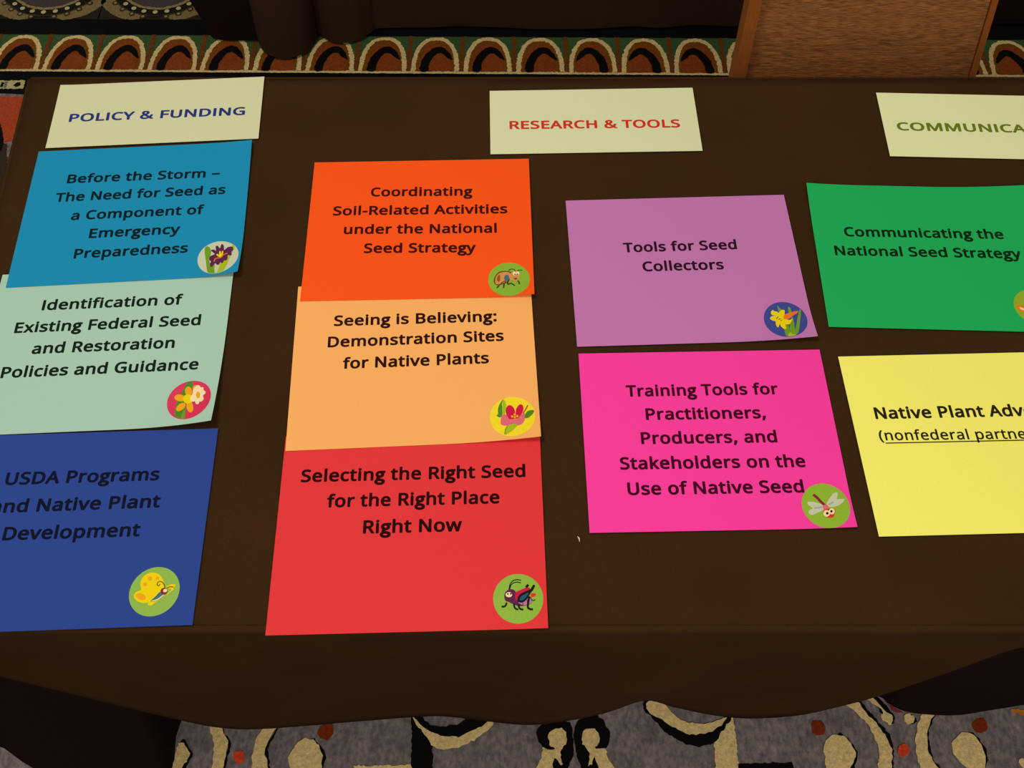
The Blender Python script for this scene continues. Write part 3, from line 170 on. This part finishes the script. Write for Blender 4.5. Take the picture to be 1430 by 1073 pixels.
# medallions of the carpet beyond the arch border
for xc in (-1.122, -.823, -.526, -.229, .068, .365):
    yc, R = 1.925, .128
    motif('carpet_patch', [(jag(rect(xc-.149, xc+.149, 1.768-SL*-.6, 2.2), .02), .5, mat('carpet_dark_pile', srgb('2a2622'), .95, .3, 300, .8, 500, .1))])
    circ = lambda r, k=48, a0=0, a1=2*math.pi: [(xc+r*math.cos(a0+(a1-a0)*j/k), yc+r*math.sin(a0+(a1-a0)*j/k)) for j in range(k)]
    lay = []
    for sx in (-1, 1):   # scrolled leaves under the ring
        lf = [(.012, -.128), (.045, -.155), (.085, -.152), (.125, -.128), (.155, -.085), (.135, -.040), (.10, -.06), (.06, -.10)]
        lay.append((jag([(xc+sx*a, yc+b+.003) for a, b in catmull(lf, True, 4)]), 2, 'scroll'))
        for k in range(7):
            a = math.radians(-78+k*13) ; rr = .150
            px, py = xc+sx*rr*.98*math.cos(a), yc+rr*math.sin(a)+.004
            ring = [(px+.0085*math.cos(t*math.pi/5), py+.0085*math.sin(t*math.pi/5)) for t in range(10)]
            inn = [(px+.0045*math.cos(t*math.pi/4), py+.0045*math.sin(t*math.pi/4)) for t in range(8)]
            lay.append((jag(ring, .004, .001), 3, 'scroll2')); lay.append((inn, 4, 'tan'))
    lay.append((jag(circ(.142)), 4.5, 'scroll2')); lay.append((jag(circ(.1385)), 5, 'dotring'))
    lay.append((jag(circ(.118)), 6, 'tan')); lay.append((jag(circ(.110)), 7, 'field'))
    for j in range(26):
        a = 2*math.pi*(j+.5)/26
        px, py = xc+R*math.cos(a), yc+R*math.sin(a)
        lay.append(([(px+.0068*math.cos(t*math.pi/4), py+.0068*math.sin(t*math.pi/4)) for t in range(8)], 7, 'dots'))
    motif('medallion_motif', lay)

# ---------------------------------------------------------------- cloths
brown = mat('brown_cloth', srgb('3b2714'), 1., .14, 700, .6, 1400, .05, 0., mottle=.14, mscale=7)
brown2 = mat('dark_brown_cloth', srgb('3c2a20'), 1., .12, 700, .5, 1400, .05, 0., mottle=.08, mscale=7)
blackc = mat('black_cloth', srgb('1e1413'), 1., .15, 700, .5, 1400, .03, 0.)
def interp(K, s):
    """smooth interpolation through keys [(s, tuple)]"""
    if s <= K[0][0]: return K[0][1]
    if s >= K[-1][0]: return K[-1][1]
    i = max(j for j in range(len(K)-1) if K[j][0] <= s)
    a, b, c, d = K[max(i-1, 0)], K[i], K[i+1], K[min(i+2, len(K)-1)]
    t = (s-b[0])/(c[0]-b[0]); out = []
    for q in range(len(b[1])):
        m0 = (c[1][q]-a[1][q])/(c[0]-a[0])*(c[0]-b[0]); m1 = (d[1][q]-b[1][q])/(d[0]-b[0])*(c[0]-b[0])
        out.append((2*t**3-3*t*t+1)*b[1][q]+(t**3-2*t*t+t)*m0+(-2*t**3+3*t*t)*c[1][q]+(t**3-t*t)*m1)
    return tuple(out)
def strip(cols, v, fc, nr):
    b = len(v)
    for c in cols: v += c
    for i in range(len(cols)-1):
        for j in range(nr-1):
            k = b+i*nr+j; fc.append((k, k+1, k+nr+1, k+nr))
TX0, TX1, TY1 = -.2555, 1.58, .768
TXN = -.197  # near-left corner
def left_x(y):  # left border of the table top
    return -.2395 - .0140*(y-.5796)/.1825
# brown cloth: one grid for top and rounded edges, then the four drapes
v, fc = [], []
ZT = -.0004
def wob(x, y): return .0009*noise.noise(Vector((x*5, y*5, 1)))-.0004
RR = .007
nx, ny = 92, 44
xs = [i/(nx-1) for i in range(nx)]; ys = [j/(ny-1) for j in range(ny)]
for i in xs:
    for j in ys:
        y = RR+(TY1-2*RR)*j; x0 = left_x(y)+RR; x = x0+(TX1-RR-x0)*i
        v.append((x, y, ZT-.0008+min(0, wob(x, y))))
for i in range(nx-1):
    for j in range(ny-1):
        k = i*ny+j; fc.append((k, k+ny, k+ny+1, k+1))
hem = DATA['hem']
xL = left_x(0)
K = [(-.30, (xL-.01, -.012, -.035))]+[(h[0]+0, tuple(h)) for h in hem if h[0] > -.245]+[(1.3, (1.3, .0, -.10)), (1.62, (1.6, .0, -.12))]
K = [K[0]]+sorted(K[1:], key=lambda q: q[0])
def drape_col(x, y, nxn, nyn, hemp, fold=0, n=15, bell=1.5):
    """from the flat top over a rounded edge down to the hem point"""
    c = []
    for a in (0, .33, .66, 1.0):
        t = a*math.pi/2
        c.append((x+nxn*RR*(math.sin(t)-1)+0, y+nyn*RR*(math.sin(t)-1), ZT-.0008-RR*(1-math.cos(t))))
    bx, by, bz = c[-1]
    for j in range(1, n+1):
        t = j/n; g = t**bell
        u = fold*math.sin(math.pi*t)*.5
        c.append((bx+(hemp[0]-bx)*t+nxn*u, by+(hemp[1]-by)*g+nyn*u, bz+(hemp[2]-bz)*t))
    return c
cols = []
for i in range(181):
    s = i/180; x = xL+RR+(TX1-RR-xL-RR)*s
    h = interp(K, x*1.0)
    cols.append(drape_col(x, 0, 0, -1, (x, h[1], h[2]), .020*math.sin(x*13+.3)+.010*math.sin(x*23+1)))
strip(cols, v, fc, 19)
cols = [drape_col(TX1, RR+(TY1-2*RR)*i/20, 1, 0, (TX1+.01, RR+(TY1-2*RR)*i/20, -.3+.18*(1-min(1, i/4)))) for i in range(21)]
strip(cols, v, fc, 19)
cols = [drape_col(TX1-RR-(TX1-RR-(left_x(TY1)+RR))*i/80, TY1, 0, 1, (TX1-RR-(TX1-RR-(left_x(TY1)+RR))*i/80, TY1+.004, -.22)) for i in range(81)]
strip(cols, v, fc, 19)
cols = []
for i in range(21):
    y = TY1-RR-(TY1-2*RR)*i/20
    cols.append(drape_col(left_x(y), y, -1, 0, (left_x(y)-.004, y, -.3+.26*max(0, (i-14)/6))))
strip(cols, v, fc, 19)
cloth = pyd('tablecloth', v, fc, brown, None, True)
sol = cloth.modifiers.new('thickness', 'SOLIDIFY'); sol.thickness = .0012; sol.offset = -1
tag(cloth, 'dark brown cloth on the near table, under all the coloured sheets', 'tablecloth')
# black under cloth of the same table
v, fc = [], []
iy = .036
und = DATA['und']; und2 = DATA['und2']
kp = [(-.235, (-.50, .02)), (-.228, tuple(und[0])), (-.222, tuple(und[1])), (-.205, tuple(und[2])), (-.185, tuple(und[3])), (-.16, tuple(und[4])), (-.13, tuple(und[5])), (-.10, tuple(und[6])), (-.075, tuple(und[7])), (-.055, tuple(und[8])), (-.04, (-.135, .05)), (.02, (-.05, .075)), (.3, (.3, .07)), (.6, (.6, .08)), (.88, (.95, .08))]
kp += [(.90+.062*k, tuple(u)) for k, u in enumerate(und2)]+[(1.38, (1.5, .03)), (1.53, (1.6, .03))]
cols = []
for i in range(161):
    s = -.235+(1.53+.235)*i/160; h = interp(kp, s)
    c = [(s, iy, -.003)]
    for j in range(1, 17):
        t = j/16; g = t**(2.6 if h[1] < iy else 1.0)
        c.append((s+(h[0]-s)*t**1.1, iy+(h[1]-iy)*g, -.003+(FZ+.004+.003)*t))
    cols.append(c)
strip(cols, v, fc, 17)
def straight(x0, y0, x1, y1, n, v, fc, z0=-.003, amp=.01, ox=0, oy=0):
    cols = []
    for i in range(n+1):
        t = i/n; x = x0+(x1-x0)*t; y = y0+(y1-y0)*t; w = amp*math.sin(i*1.3)*min(1, t*8, (1-t)*8)
        L_ = math.hypot(x1-x0, y1-y0); nx_, ny_ = (y1-y0)/L_, -(x1-x0)/L_
        cols.append([(x+nx_*w*k/6+ox*k/6, y+ny_*w*k/6+oy*k/6, z0+(FZ+.004-z0)*k/6) for k in range(7)])
    strip(cols, v, fc, 7)
straight(1.53, .036, 1.53, .735, 20, v, fc); straight(1.53, .735, -.235, .735, 60, v, fc); straight(-.235, .735, -.235, .036, 20, v, fc)
b = len(v); v += [(-.235, iy, -.003), (1.53, iy, -.003), (1.53, .735, -.003), (-.235, .735, -.003)]; fc.append((b, b+1, b+2, b+3))
uc = pyd('under_cloth', v, fc, blackc, None, True)
tag(uc, 'black floor-length cloth showing below the brown cloth of the near table', 'tablecloth')
# other table beyond: brown cloth and black cloth
def other():
    oy = 1.74
    v, fc = [], []
    oth = DATA['oth']; K = []; s = 0
    pts = [(p[0], p[1]) for p in oth if p[0] < 1.2]+[(1.30, 1.737), (1.36, 1.742)]
    path = catmull(pts, False, 6)
    cols = []
    tot = len(path)-1
    for i, p in enumerate(path):
        xt = -.20+(1.38+.20)*(p[0]-path[0][0])/(path[-1][0]-path[0][0]) if i else -.20
        xt = max(xt, -.2)
        c = [(xt, oy, 0.0), (xt, oy-.006, -.004)]
        for j in range(1, 19):
            t = j/18; g = t**.75
            c.append((xt+(p[0]-xt)*t**.8, oy-.006+(p[1]-oy+.006)*g, -.004+(FZ+.012+.004)*t))
        cols.append(c)
    strip(cols, v, fc, 20)
    b = len(v); v += [(-.20, oy, 0), (1.38, oy, 0), (1.38, oy+.74, 0), (-.20, oy+.74, 0)]; fc.append((b, b+1, b+2, b+3))
    straight(1.38, oy, 1.38, oy+.74, 16, v, fc, 0); straight(1.38, oy+.74, -.20, oy+.74, 60, v, fc, 0); straight(-.2, oy+.74, -.2, oy, 12, v, fc, 0)
    o = pyd('tablecloth', v, fc, brown2, None, True)
    tag(o, 'dark brown cloth hanging in folds on the far table behind the arch border', 'tablecloth')
    v, fc = [], []
    ob = [tuple(q) for q in DATA['ob']]
    path = catmull(ob, False, 4)
    cols = []
    for i, p in enumerate(path):
        t_ = i/(len(path)-1)
        xt, yt = (-.33+.12*t_, 1.83-.07*t_)
        cols.append([(xt+(p[0]-xt)*(k/12)**.9, yt+(p[1]-yt)*(k/12)**.8, -.02+(FZ+.008+.02)*k/12) for k in range(13)])
    strip(cols, v, fc, 13)
    straight(-.21, 1.766, 2.55, 1.763, 60, v, fc, -.02, .004)
    straight(2.55, 1.763, 2.55, 2.44, 14, v, fc, -.02); straight(2.55, 2.44, -.33, 2.44, 60, v, fc, -.02); straight(-.33, 2.44, -.33, 1.83, 12, v, fc, -.02)
    o = pyd('under_cloth', v, fc, blackc, None, True)
    tag(o, 'black cloth at the left end of the far table, beside its brown cloth', 'tablecloth')
other()
# the two folding tables under the cloths
def table(x0, x1, y0, y1, z, label):
    r = bpy.data.objects.new('banquet_table', None); COL.objects.link(r); r.location = ((x0+x1)/2, (y0+y1)/2, FZ)
    tag(r, label, 'table')
    hw, hd = (x1-x0)/2, (y1-y0)/2; zz = z-FZ
    wood = mat('table_laminate', srgb('6a4a30'), .6, .2, 30, 0, stretch=(1, 12, 1)); st = mat('grey_steel', srgb('50504e'), .4, spec=.6)
    bevelbox('tabletop', (-hw, hw, -hd, hd, zz-.024, zz), wood, r, r=.005)
    for sx in (-1, 1):
        for sy in (-1, 1):
            X, Y = sx*(hw-.22), sy*(hd-.11)
            bevelbox('leg', (X-.014, X+.014, Y-.014, Y+.014, 0.004, zz-.024), st, r, r=.006)
    return r
table(-.215, 1.51, .05, .72, -.0045, 'folding table wholly covered by the near brown cloth')
table(-.17, 2.53, 1.80, 2.42, -.03, 'folding table wholly covered by the far dark brown cloth')

# ---------------------------------------------------------------- chair facing the near table
ch = bpy.data.objects.new('banquet_chair', None); COL.objects.link(ch); ch.location = (1.01, 1.15, FZ)
tag(ch, 'chair with orange brown slubbed fabric back and wooden rails, between the two tables', 'chair')
wood = mat('chair_wood', srgb('9c5a24'), .5, .12, 60, .15, 200, .4, stretch=(6, 6, .6))
wood2 = mat('chair_wood_dark', srgb('3a2415'), .6, .12, 60)
fab = mat('slub_fabric', srgb('9c673c'), .9, .6, 55, 1., 90, .1, 0., stretch=(1, 1, 9), mottle=.12, mscale=9)
def P3(x, y, z): return Vector((x-1.01, y-1.15, z-FZ))
def back_pt(u, w, d=0):
    """u 0..1 across, w world z, d depth away from the near camera side"""
    t = (w+.2832)/.1382
    xa, xb = .8262-.0017*t, 1.2754-.0212*t
    return P3(xa+(xb-xa)*u, 1.0795+.0207*t+d, w)
def slab3(name, u0, u1, w0, w1, d0, d1, m, puff=0, nu=6, nw=10):
    v, fc = [], []
    for k, d in enumerate((d0, d1)):
        for i in range(nu+1):
            for j in range(nw+1):
                pu = puff*(1-(2*i/nu-1)**6)*(1-(2*j/nw-1)**6)*(-1 if k == 0 else 1)
                v.append(back_pt(u0+(u1-u0)*i/nu, w0+(w1-w0)*j/nw, d+pu))
    q = (nu+1)*(nw+1)
    for i in range(nu):
        for j in range(nw):
            a = i*(nw+1)+j; fc.append((a, a+nw+1, a+nw+2, a+1)); fc.append((q+a, q+a+1, q+a+nw+2, q+a+nw+1))
    for i in range(nu):
        for j in (0, nw):
            a = i*(nw+1)+j; fc.append((a, a+nw+1, q+a+nw+1, q+a))
    for j in range(nw):
        for i in (0, nu):
            a = i*(nw+1)+j; fc.append((a, a+1, q+a+1, q+a))
    bm = bmesh.new(); me = bpy.data.meshes.new(name)
    me.from_pydata(v, [], fc); bm.from_mesh(me); bmesh.ops.recalc_face_normals(bm, faces=bm.faces); bm.to_mesh(me); bm.free()
    return link(name, me, m, ch)
slab3('back_rail', .004, .054, -.36, .20, -.012, .024, wood, 0, 1, 10)
slab3('back_rail', .975, 1, -.36, .20, -.002, .024, wood, 0, 1, 10)
slab3('backrest', .060, .972, -.30, .185, .002, .030, fab, .003, 24, 24)
slab3('top_rail', 0, 1, .20, .225, -.004, .026, wood, 0, 8, 2)
M0 = Matrix.Translation((0, 0, 0))
bevelbox('seat', (-.20, .22, -.37, -.075, FZ*-1-.365, FZ*-1-.305), fab, ch, r=.02)
for sx in (-1, 1):
    for yy in (-.34, -.05):
        bevelbox('leg', (sx*.2-.014+.04, sx*.2+.014+.04, yy-.014, yy+.014, .003, .40), wood, ch, r=.004)
bevelbox('apron', (-.14, .22, -.35, -.335, .34, .38), wood, ch, r=.003)
bevelbox('apron', (-.14, .22, -.06, -.045, .34, .38), wood, ch, r=.003)

# ---------------------------------------------------------------- paper sheets
Lp, Bp, Hp = .2794, .2159, .1143
CURL = DATA['curls']
def bend(n, l, b, u, w):
    C = [(0, 0), (l, 0), (l, -b), (0, -b)]; x, y, z = u, w, 0.
    for k, (dx, dy), d, R in CURL[n]:
        q = math.hypot(dx, dy); dx /= q; dy /= q
        s = (u-C[k][0])*dx+(w-C[k][1])*dy+d
        if s > 0:
            s2 = R*math.sin(s/R); x += (s2-s)*dx; y += (s2-s)*dy; z += R*(1-math.cos(s/R))
    return x, y, z
AC = dict(leaf='6f9c22', green='4a8a28', lime='a8bc20', palewhite='c3cbb4', plum='5c2050', orange='e87a1c', yellow='ead400', amber='eaa818', cream='f2e2b8',
          brown='6e4a18', slate='3f6f86', maroon='8a2430', dkgreen='20401c', dkbrown='6a4420', tan='cc9450', rust='a05020', black='141414', crimson='cc1448',
          rose='dc6a80', red='dc3030', lilac='b07ab0', teal='1c5a74', grey='9cb0a8')
def am(n): return mat('ink_'+n, srgb(AC[n]), .7, spec=.12)
GLYPHS['I'] = [398, [[133, 0, 265, 0, 265, 1000, 133, 1000]]]
GC = {}
def glyph(ch, r):
    """outline filled, then thickened by r all round with ribbons and round joints"""
    if (ch, r) in GC: return GC[(ch, r)]
    adv, loops = GLYPHS[ch]; V, F_ = [], []
    L_ = [[(q[i]/1000, q[i+1]/1000) for i in range(0, len(q), 2)] for q in loops]
    if L_:
        V = [p for l in L_ for p in l]
        F_ = [tuple(t) for t in tessellate_polygon([[Vector((p[0], p[1], 0)) for p in l] for l in L_])]
        for l in L_:
            for i in range(len(l)):
                p, q = l[i-1], l[i]; d = math.hypot(q[0]-p[0], q[1]-p[1]) or 1
                nx_, ny_ = -(q[1]-p[1])/d*r, (q[0]-p[0])/d*r; k = len(V)
                V += [(p[0]-nx_, p[1]-ny_), (q[0]-nx_, q[1]-ny_), (q[0]+nx_, q[1]+ny_), (p[0]+nx_, p[1]+ny_)]
                F_.append((k, k+1, k+2, k+3)); k = len(V)
                V += [(q[0]+r*math.cos(j*math.pi/3), q[1]+r*math.sin(j*math.pi/3)) for j in range(6)]
                F_.append(tuple(range(k, k+6)))
        F_ = [q if sum(V[q[i-1]][0]*V[q[i]][1]-V[q[i]][0]*V[q[i-1]][1] for i in range(len(q))) > 0 else q[::-1] for q in F_]
        ar = lambda q: sum(V[q[i-1]][0]*V[q[i]][1]-V[q[i]][0]*V[q[i-1]][1] for i in range(len(q)))
        F_ = [q for q in F_ if ar(q) > 2e-6]
        V, _e, F_, _ov, _oe, of = delaunay_2d_cdt([Vector(p) for p in V], [], [list(q) for q in F_], 0, 1e-6)
        V = [(p[0], p[1]) for p in V]; F_ = [tuple(q) for q, o in zip(F_, of) if len(o)]
    GC[(ch, r)] = (adv/1000+.045, V, F_); return GC[(ch, r)]
def font_mesh(txt, r):
    V, F_, x = [], [], 0
    for ch in txt:
        adv, v_, f_ = glyph(ch, r); k = len(V)
        V += [(p[0]+x, p[1]) for p in v_]; F_ += [tuple(k+i for i in q) for q in f_]; x += adv
    return V, F_
HREF = None
def add_text(v, fc, txt, x0, y0, x1, y1, cap, off=.048, fitto=None):
    """text whose part `fitto` spans x0..x1 on the baseline"""
    V, F_ = font_mesh(txt, off)
    a, b = min(q[0] for q in V), max(q[0] for q in V)
    if fitto:
        pre, core = fitto
        Vc, _ = font_mesh(core, off); wc = max(q[0] for q in Vc)-min(q[0] for q in Vc)
        if pre:
            Vp, _ = font_mesh(pre+core, off); b = max(q[0] for q in Vp); a = b-wc
        else: b = a+wc
    sx = (x1-x0)/(b-a); sl = (y1-y0)/(x1-x0); sy = cap/HCAP
    k = len(v)
    for p in V:
        X = x0+(p[0]-a)*sx; v.append((X, y0+sl*(X-x0)*.6+(y1-y0)*.2+(p[1]+.04)*sy))
    fc += [tuple(k+i for i in q) for q in F_]
Vh, _ = font_mesh('H', 0.); HCAP = 1.09
def split_long(V, F_, lim=.006):
    bm = bmesh.new(); vs = [bm.verts.new((a, b, 0)) for a, b in V]
    for q in F_:
        try: bm.faces.new([vs[i] for i in q])
        except ValueError: pass
    bmesh.ops.triangulate(bm, faces=bm.faces[:])
    for _ in range(6):
        e = [e for e in bm.edges if e.calc_length() > lim]
        if not e: break
        bmesh.ops.subdivide_edges(bm, edges=e, cuts=1); bmesh.ops.triangulate(bm, faces=[f_ for f_ in bm.faces if len(f_.verts) > 3])
    bm.verts.index_update()
    V2 = [tuple(q.co)[:2] for q in bm.verts]; F2 = [tuple(q.index for q in f_.verts) for f_ in bm.faces]
    bm.free(); return V2, F2
SH = dict(
 teal=((3, 139, 193), 'turquoise blue sheet reading Before the Storm, purple flower sticker, curled corner', (6, 32, 44), .0146),
 mint=((164, 203, 193), 'pale mint green sheet with daffodil sticker, lower right corner curling up', (14, 34, 22), .0146),
 royal=((33, 64, 155), 'royal blue sheet with yellow butterfly sticker at the lower left of the table', (10, 18, 44), .0146),
 orange=((247, 83, 3), 'bright orange sheet about soil activities with ant sticker', (62, 12, 6), .0146),
 peach=((246, 177, 103), 'peach coloured sheet between the orange and the red sheet, pink flower sticker', (44, 16, 10), .0146),
 red=((224, 50, 60), 'red sheet Selecting the Right Seed with a cricket sticker, at table edge', (42, 5, 8), .0146),
 lilac=((191, 118, 189), 'lilac pink sheet Tools for Seed Collectors with blue daffodil sticker', (46, 14, 38), .0146),
 mag=((247, 58, 173), 'hot pink sheet on training tools with dragonfly sticker', (66, 4, 34), .0146),
 green=((17, 175, 93), 'green sheet about communicating the strategy, at the right', (6, 40, 16), .0146),
 yellow=((247, 247, 119), 'yellow sheet Native Plant, at the right below the green sheet', (42, 34, 10), .0146),
 pol=((208, 213, 179), 'cream header card with blue words POLICY & FUNDING', (40, 54, 130), .0146),
 res=((215, 223, 185), 'cream header card with red words RESEARCH & TOOLS', (205, 52, 40), .0146),
 com=((228, 236, 190), 'cream header card with green lettering at the right edge', (106, 126, 28), .0146))
BG = dict(teal='c3cdb8', mint='d42458', royal='7cae28', orange='86b42c', peach='f2dc00', red='86b42c', lilac='36429c', mag='8cb82c', green='90b01e')
NAMED = dict(teal='white sticker with a purple crocus', mint='crimson sticker with yellow and white daffodils', royal='green sticker with a yellow butterfly', orange='green sticker with a smiling ant', peach='yellow sticker with a pink blossom', red='green sticker with a purple cricket', lilac='dark blue sticker with a yellow daffodil', mag='green sticker with a dragonfly', green='green sticker with an orange insect')
for n, (hexc, label, inkc, cap) in SH.items():
    x, y, th, zb = DATA['pose'][n]
    card = n in ('pol', 'res', 'com'); l, b = Lp, (Hp if card else Bp)
    nx, ny = 56, (24 if card else 44); v, fc = [], []
    T_ = .00028
    for s in (1, 0):
        for i in range(nx+1):
            for j in range(ny+1):
                X, Y, Z = bend(n, l, b, l*i/nx, -b*j/ny); v.append((X, Y, Z+T_*s))
    q = (nx+1)*(ny+1); g = lambda i, j: i*(ny+1)+j
    for i in range(nx):
        for j in range(ny):
            fc.append((g(i, j), g(i, j+1), g(i+1, j+1), g(i+1, j))); fc.append((q+g(i, j), q+g(i+1, j), q+g(i+1, j+1), q+g(i, j+1)))
    for i in range(nx):
        fc.append((g(i, 0), g(i+1, 0), q+g(i+1, 0), q+g(i, 0))); fc.append((g(i+1, ny), g(i, ny), q+g(i, ny), q+g(i+1, ny)))
    for j in range(ny):
        fc.append((g(0, j+1), g(0, j), q+g(0, j), q+g(0, j+1))); fc.append((g(nx, j), g(nx, j+1), q+g(nx, j+1), q+g(nx, j)))
    nrim = len(fc)-2*(nx+ny)
    sh = pyd('header_card' if card else 'topic_sheet', v, fc, mat('paper_'+n, srgb(hexc), .75, .025, 900, .25, 700, .25), None, True)
    for p in list(sh.data.polygons)[nrim:]: p.use_smooth = False
    bm = bmesh.new(); bm.from_mesh(sh.data); bmesh.ops.split_edges(bm, edges=[e for e in bm.edges if len(e.link_faces) == 2 and e.calc_face_angle(0) > .8]); bm.to_mesh(sh.data); bm.free()
    sh.location = (x, y, zb); sh.rotation_euler = (0, 0, th)
    tag(sh, label, 'card' if card else 'paper sheet', 'printed cream header cards along the top of the table' if card else 'coloured printed sheets laid on the brown tablecloth')
    # lettering
    tv, tf = [], []
    for t in DATA['text']:
        if t[0] != n: continue
        s, x0, y0, x1, y1 = t[1], t[2], t[3], t[4], t[5]; fit = None; cp_ = cap
        full = s
        if n == 'royal' and s == 'Native Plant': full, fit = 'and Native Plant', ('and ', s)
        if s == 'Native Plant Ad': full, fit = 'Native Plant Advocates', ('', s)
        if s == '(nonfederal': full, fit, cp_ = '(nonfederal partners)', ('', s), cap*.87
        if s == 'COMMUNI': full, fit = 'COMMUNICATION', ('', s)
        add_text(tv, tf, full, x0, y0, x1, y1, cp_, .028 if s == '(nonfederal' else .048, fit)
        if s == '(nonfederal':
            k = len(tv); xa, xb, yb = x0+.0055, x0+.190, y0-.0035
            tv += [(xa, yb-.0007), (xb, yb-.0012), (xb, yb+.0001), (xa, yb+.0006)]; tf.append((k, k+1, k+2, k+3))
    P = []
    for a, c in tv:
        X, Y, Z = bend(n, l, b, a, c); P.append((X, Y, Z+T_+.00012))
    pyd('printed_text', P, [q if sum(tv[q[i]][0]*tv[q[(i+1) % len(q)]][1]-tv[q[(i+1) % len(q)]][0]*tv[q[i]][1] for i in range(len(q))) > 0 else q[::-1] for q in tf], mat('ink_text_'+n, srgb(inkc), .85, spec=.08), sh)
    # sticker
    if n in DATA['stick']:
        sx, sy = DATA['stick'][n]; R = .0252; pts = []
        rings = 6; m = 48
        sv = [(sx, sy)]; sf = []
        for r in range(1, rings+1):
            for k in range(m): sv.append((sx+R*r/rings*math.cos(2*math.pi*k/m), sy+R*r/rings*math.sin(2*math.pi*k/m)))
        for k in range(m):
            sf.append((0, 1+k, 1+(k+1) % m))
            for r in range(1, rings):
                a0 = 1+(r-1)*m; a1 = a0+m
                sf.append((a0+k, a1+k, a1+(k+1) % m, a0+(k+1) % m))
        P = [];
        for a, c in sv:
            X, Y, Z = bend(n, l, b, a, c); P.append((X, Y, Z+T_+.00020))
        # rim down to the paper
        k0 = len(P); last = 1+(rings-1)*m
        for k in range(m):
            X, Y, Z = bend(n, l, b, *sv[last+k]); P.append((X, Y, Z+T_))
        for k in range(m): sf.append((last+k, k0+k, k0+(k+1) % m, last+(k+1) % m))
        stk = pyd('sticker', P, sf, mat('sticker_'+n, srgb(BG[n]), .45, .04, 300, spec=.4), sh, True)
        bm = bmesh.new(); bm.from_mesh(stk.data); bmesh.ops.split_edges(bm, edges=[e for e in bm.edges if len(e.link_faces) == 2 and e.calc_face_angle(0) > .8]); bm.to_mesh(stk.data); bm.free()
        stk['label'] = NAMED[n]
        sv, sf, idx, ms = [], [], [], []
        zz = []
        for li, (kd, colr, w, q) in enumerate(DATA['art'].get(n, [])):
            Q = [(sx+q[i]*1e-4, sy+q[i+1]*1e-4) for i in range(0, len(q), 2)]
            if kd == 'l':
                Q = ribbon(catmull(Q, False, 5), w*1e-4)
            else: Q = catmull(Q, True, 3)
            def clampc(p):
                d = math.hypot(p[0]-sx, p[1]-sy)
                return p if d < R*.985 else (sx+(p[0]-sx)*R*.985/d, sy+(p[1]-sy)*R*.985/d)
            Q = [clampc(p) for p in Q]
            pts, tri = tess(Q)
            V2, F2 = split_long(pts, tri, .007)
            mm = am(colr)
            if mm not in ms: ms.append(mm)
            k0 = len(sv); sv += V2; zz += [.00024+li*.000025]*len(V2)
            sf += [tuple(k0+i for i in f_) for f_ in F2]; idx += [ms.index(mm)]*len(F2)
        P = []
        for (a, c), z_ in zip(sv, zz):
            X, Y, Z = bend(n, l, b, a, c); P.append((X, Y, Z+T_+z_))
        if P: pyd('sticker_picture', P, sf, ms, stk, idx=idx)
# a speck of white lint on the cloth
v, fc = [], []
for i in range(7):
    a = i/6; w = .0006*math.sin(math.pi*(.1+.8*a))
    v += [(.4905+.0022*a, .098-.006*a+.001*math.sin(a*3), .0008+.0006*math.sin(a*3)), (.4905+.0022*a+w*2, .098-.006*a+.001*math.sin(a*3), .0014+.0006*math.sin(a*3))]
for i in range(6): fc.append((2*i, 2*i+1, 2*i+3, 2*i+2))
ln = pyd('lint_fleck', v, fc, mat('white_lint', srgb('d8d4c0'), .9))
tag(ln, 'tiny white fleck of lint on the cloth right of the red sheet', 'lint')
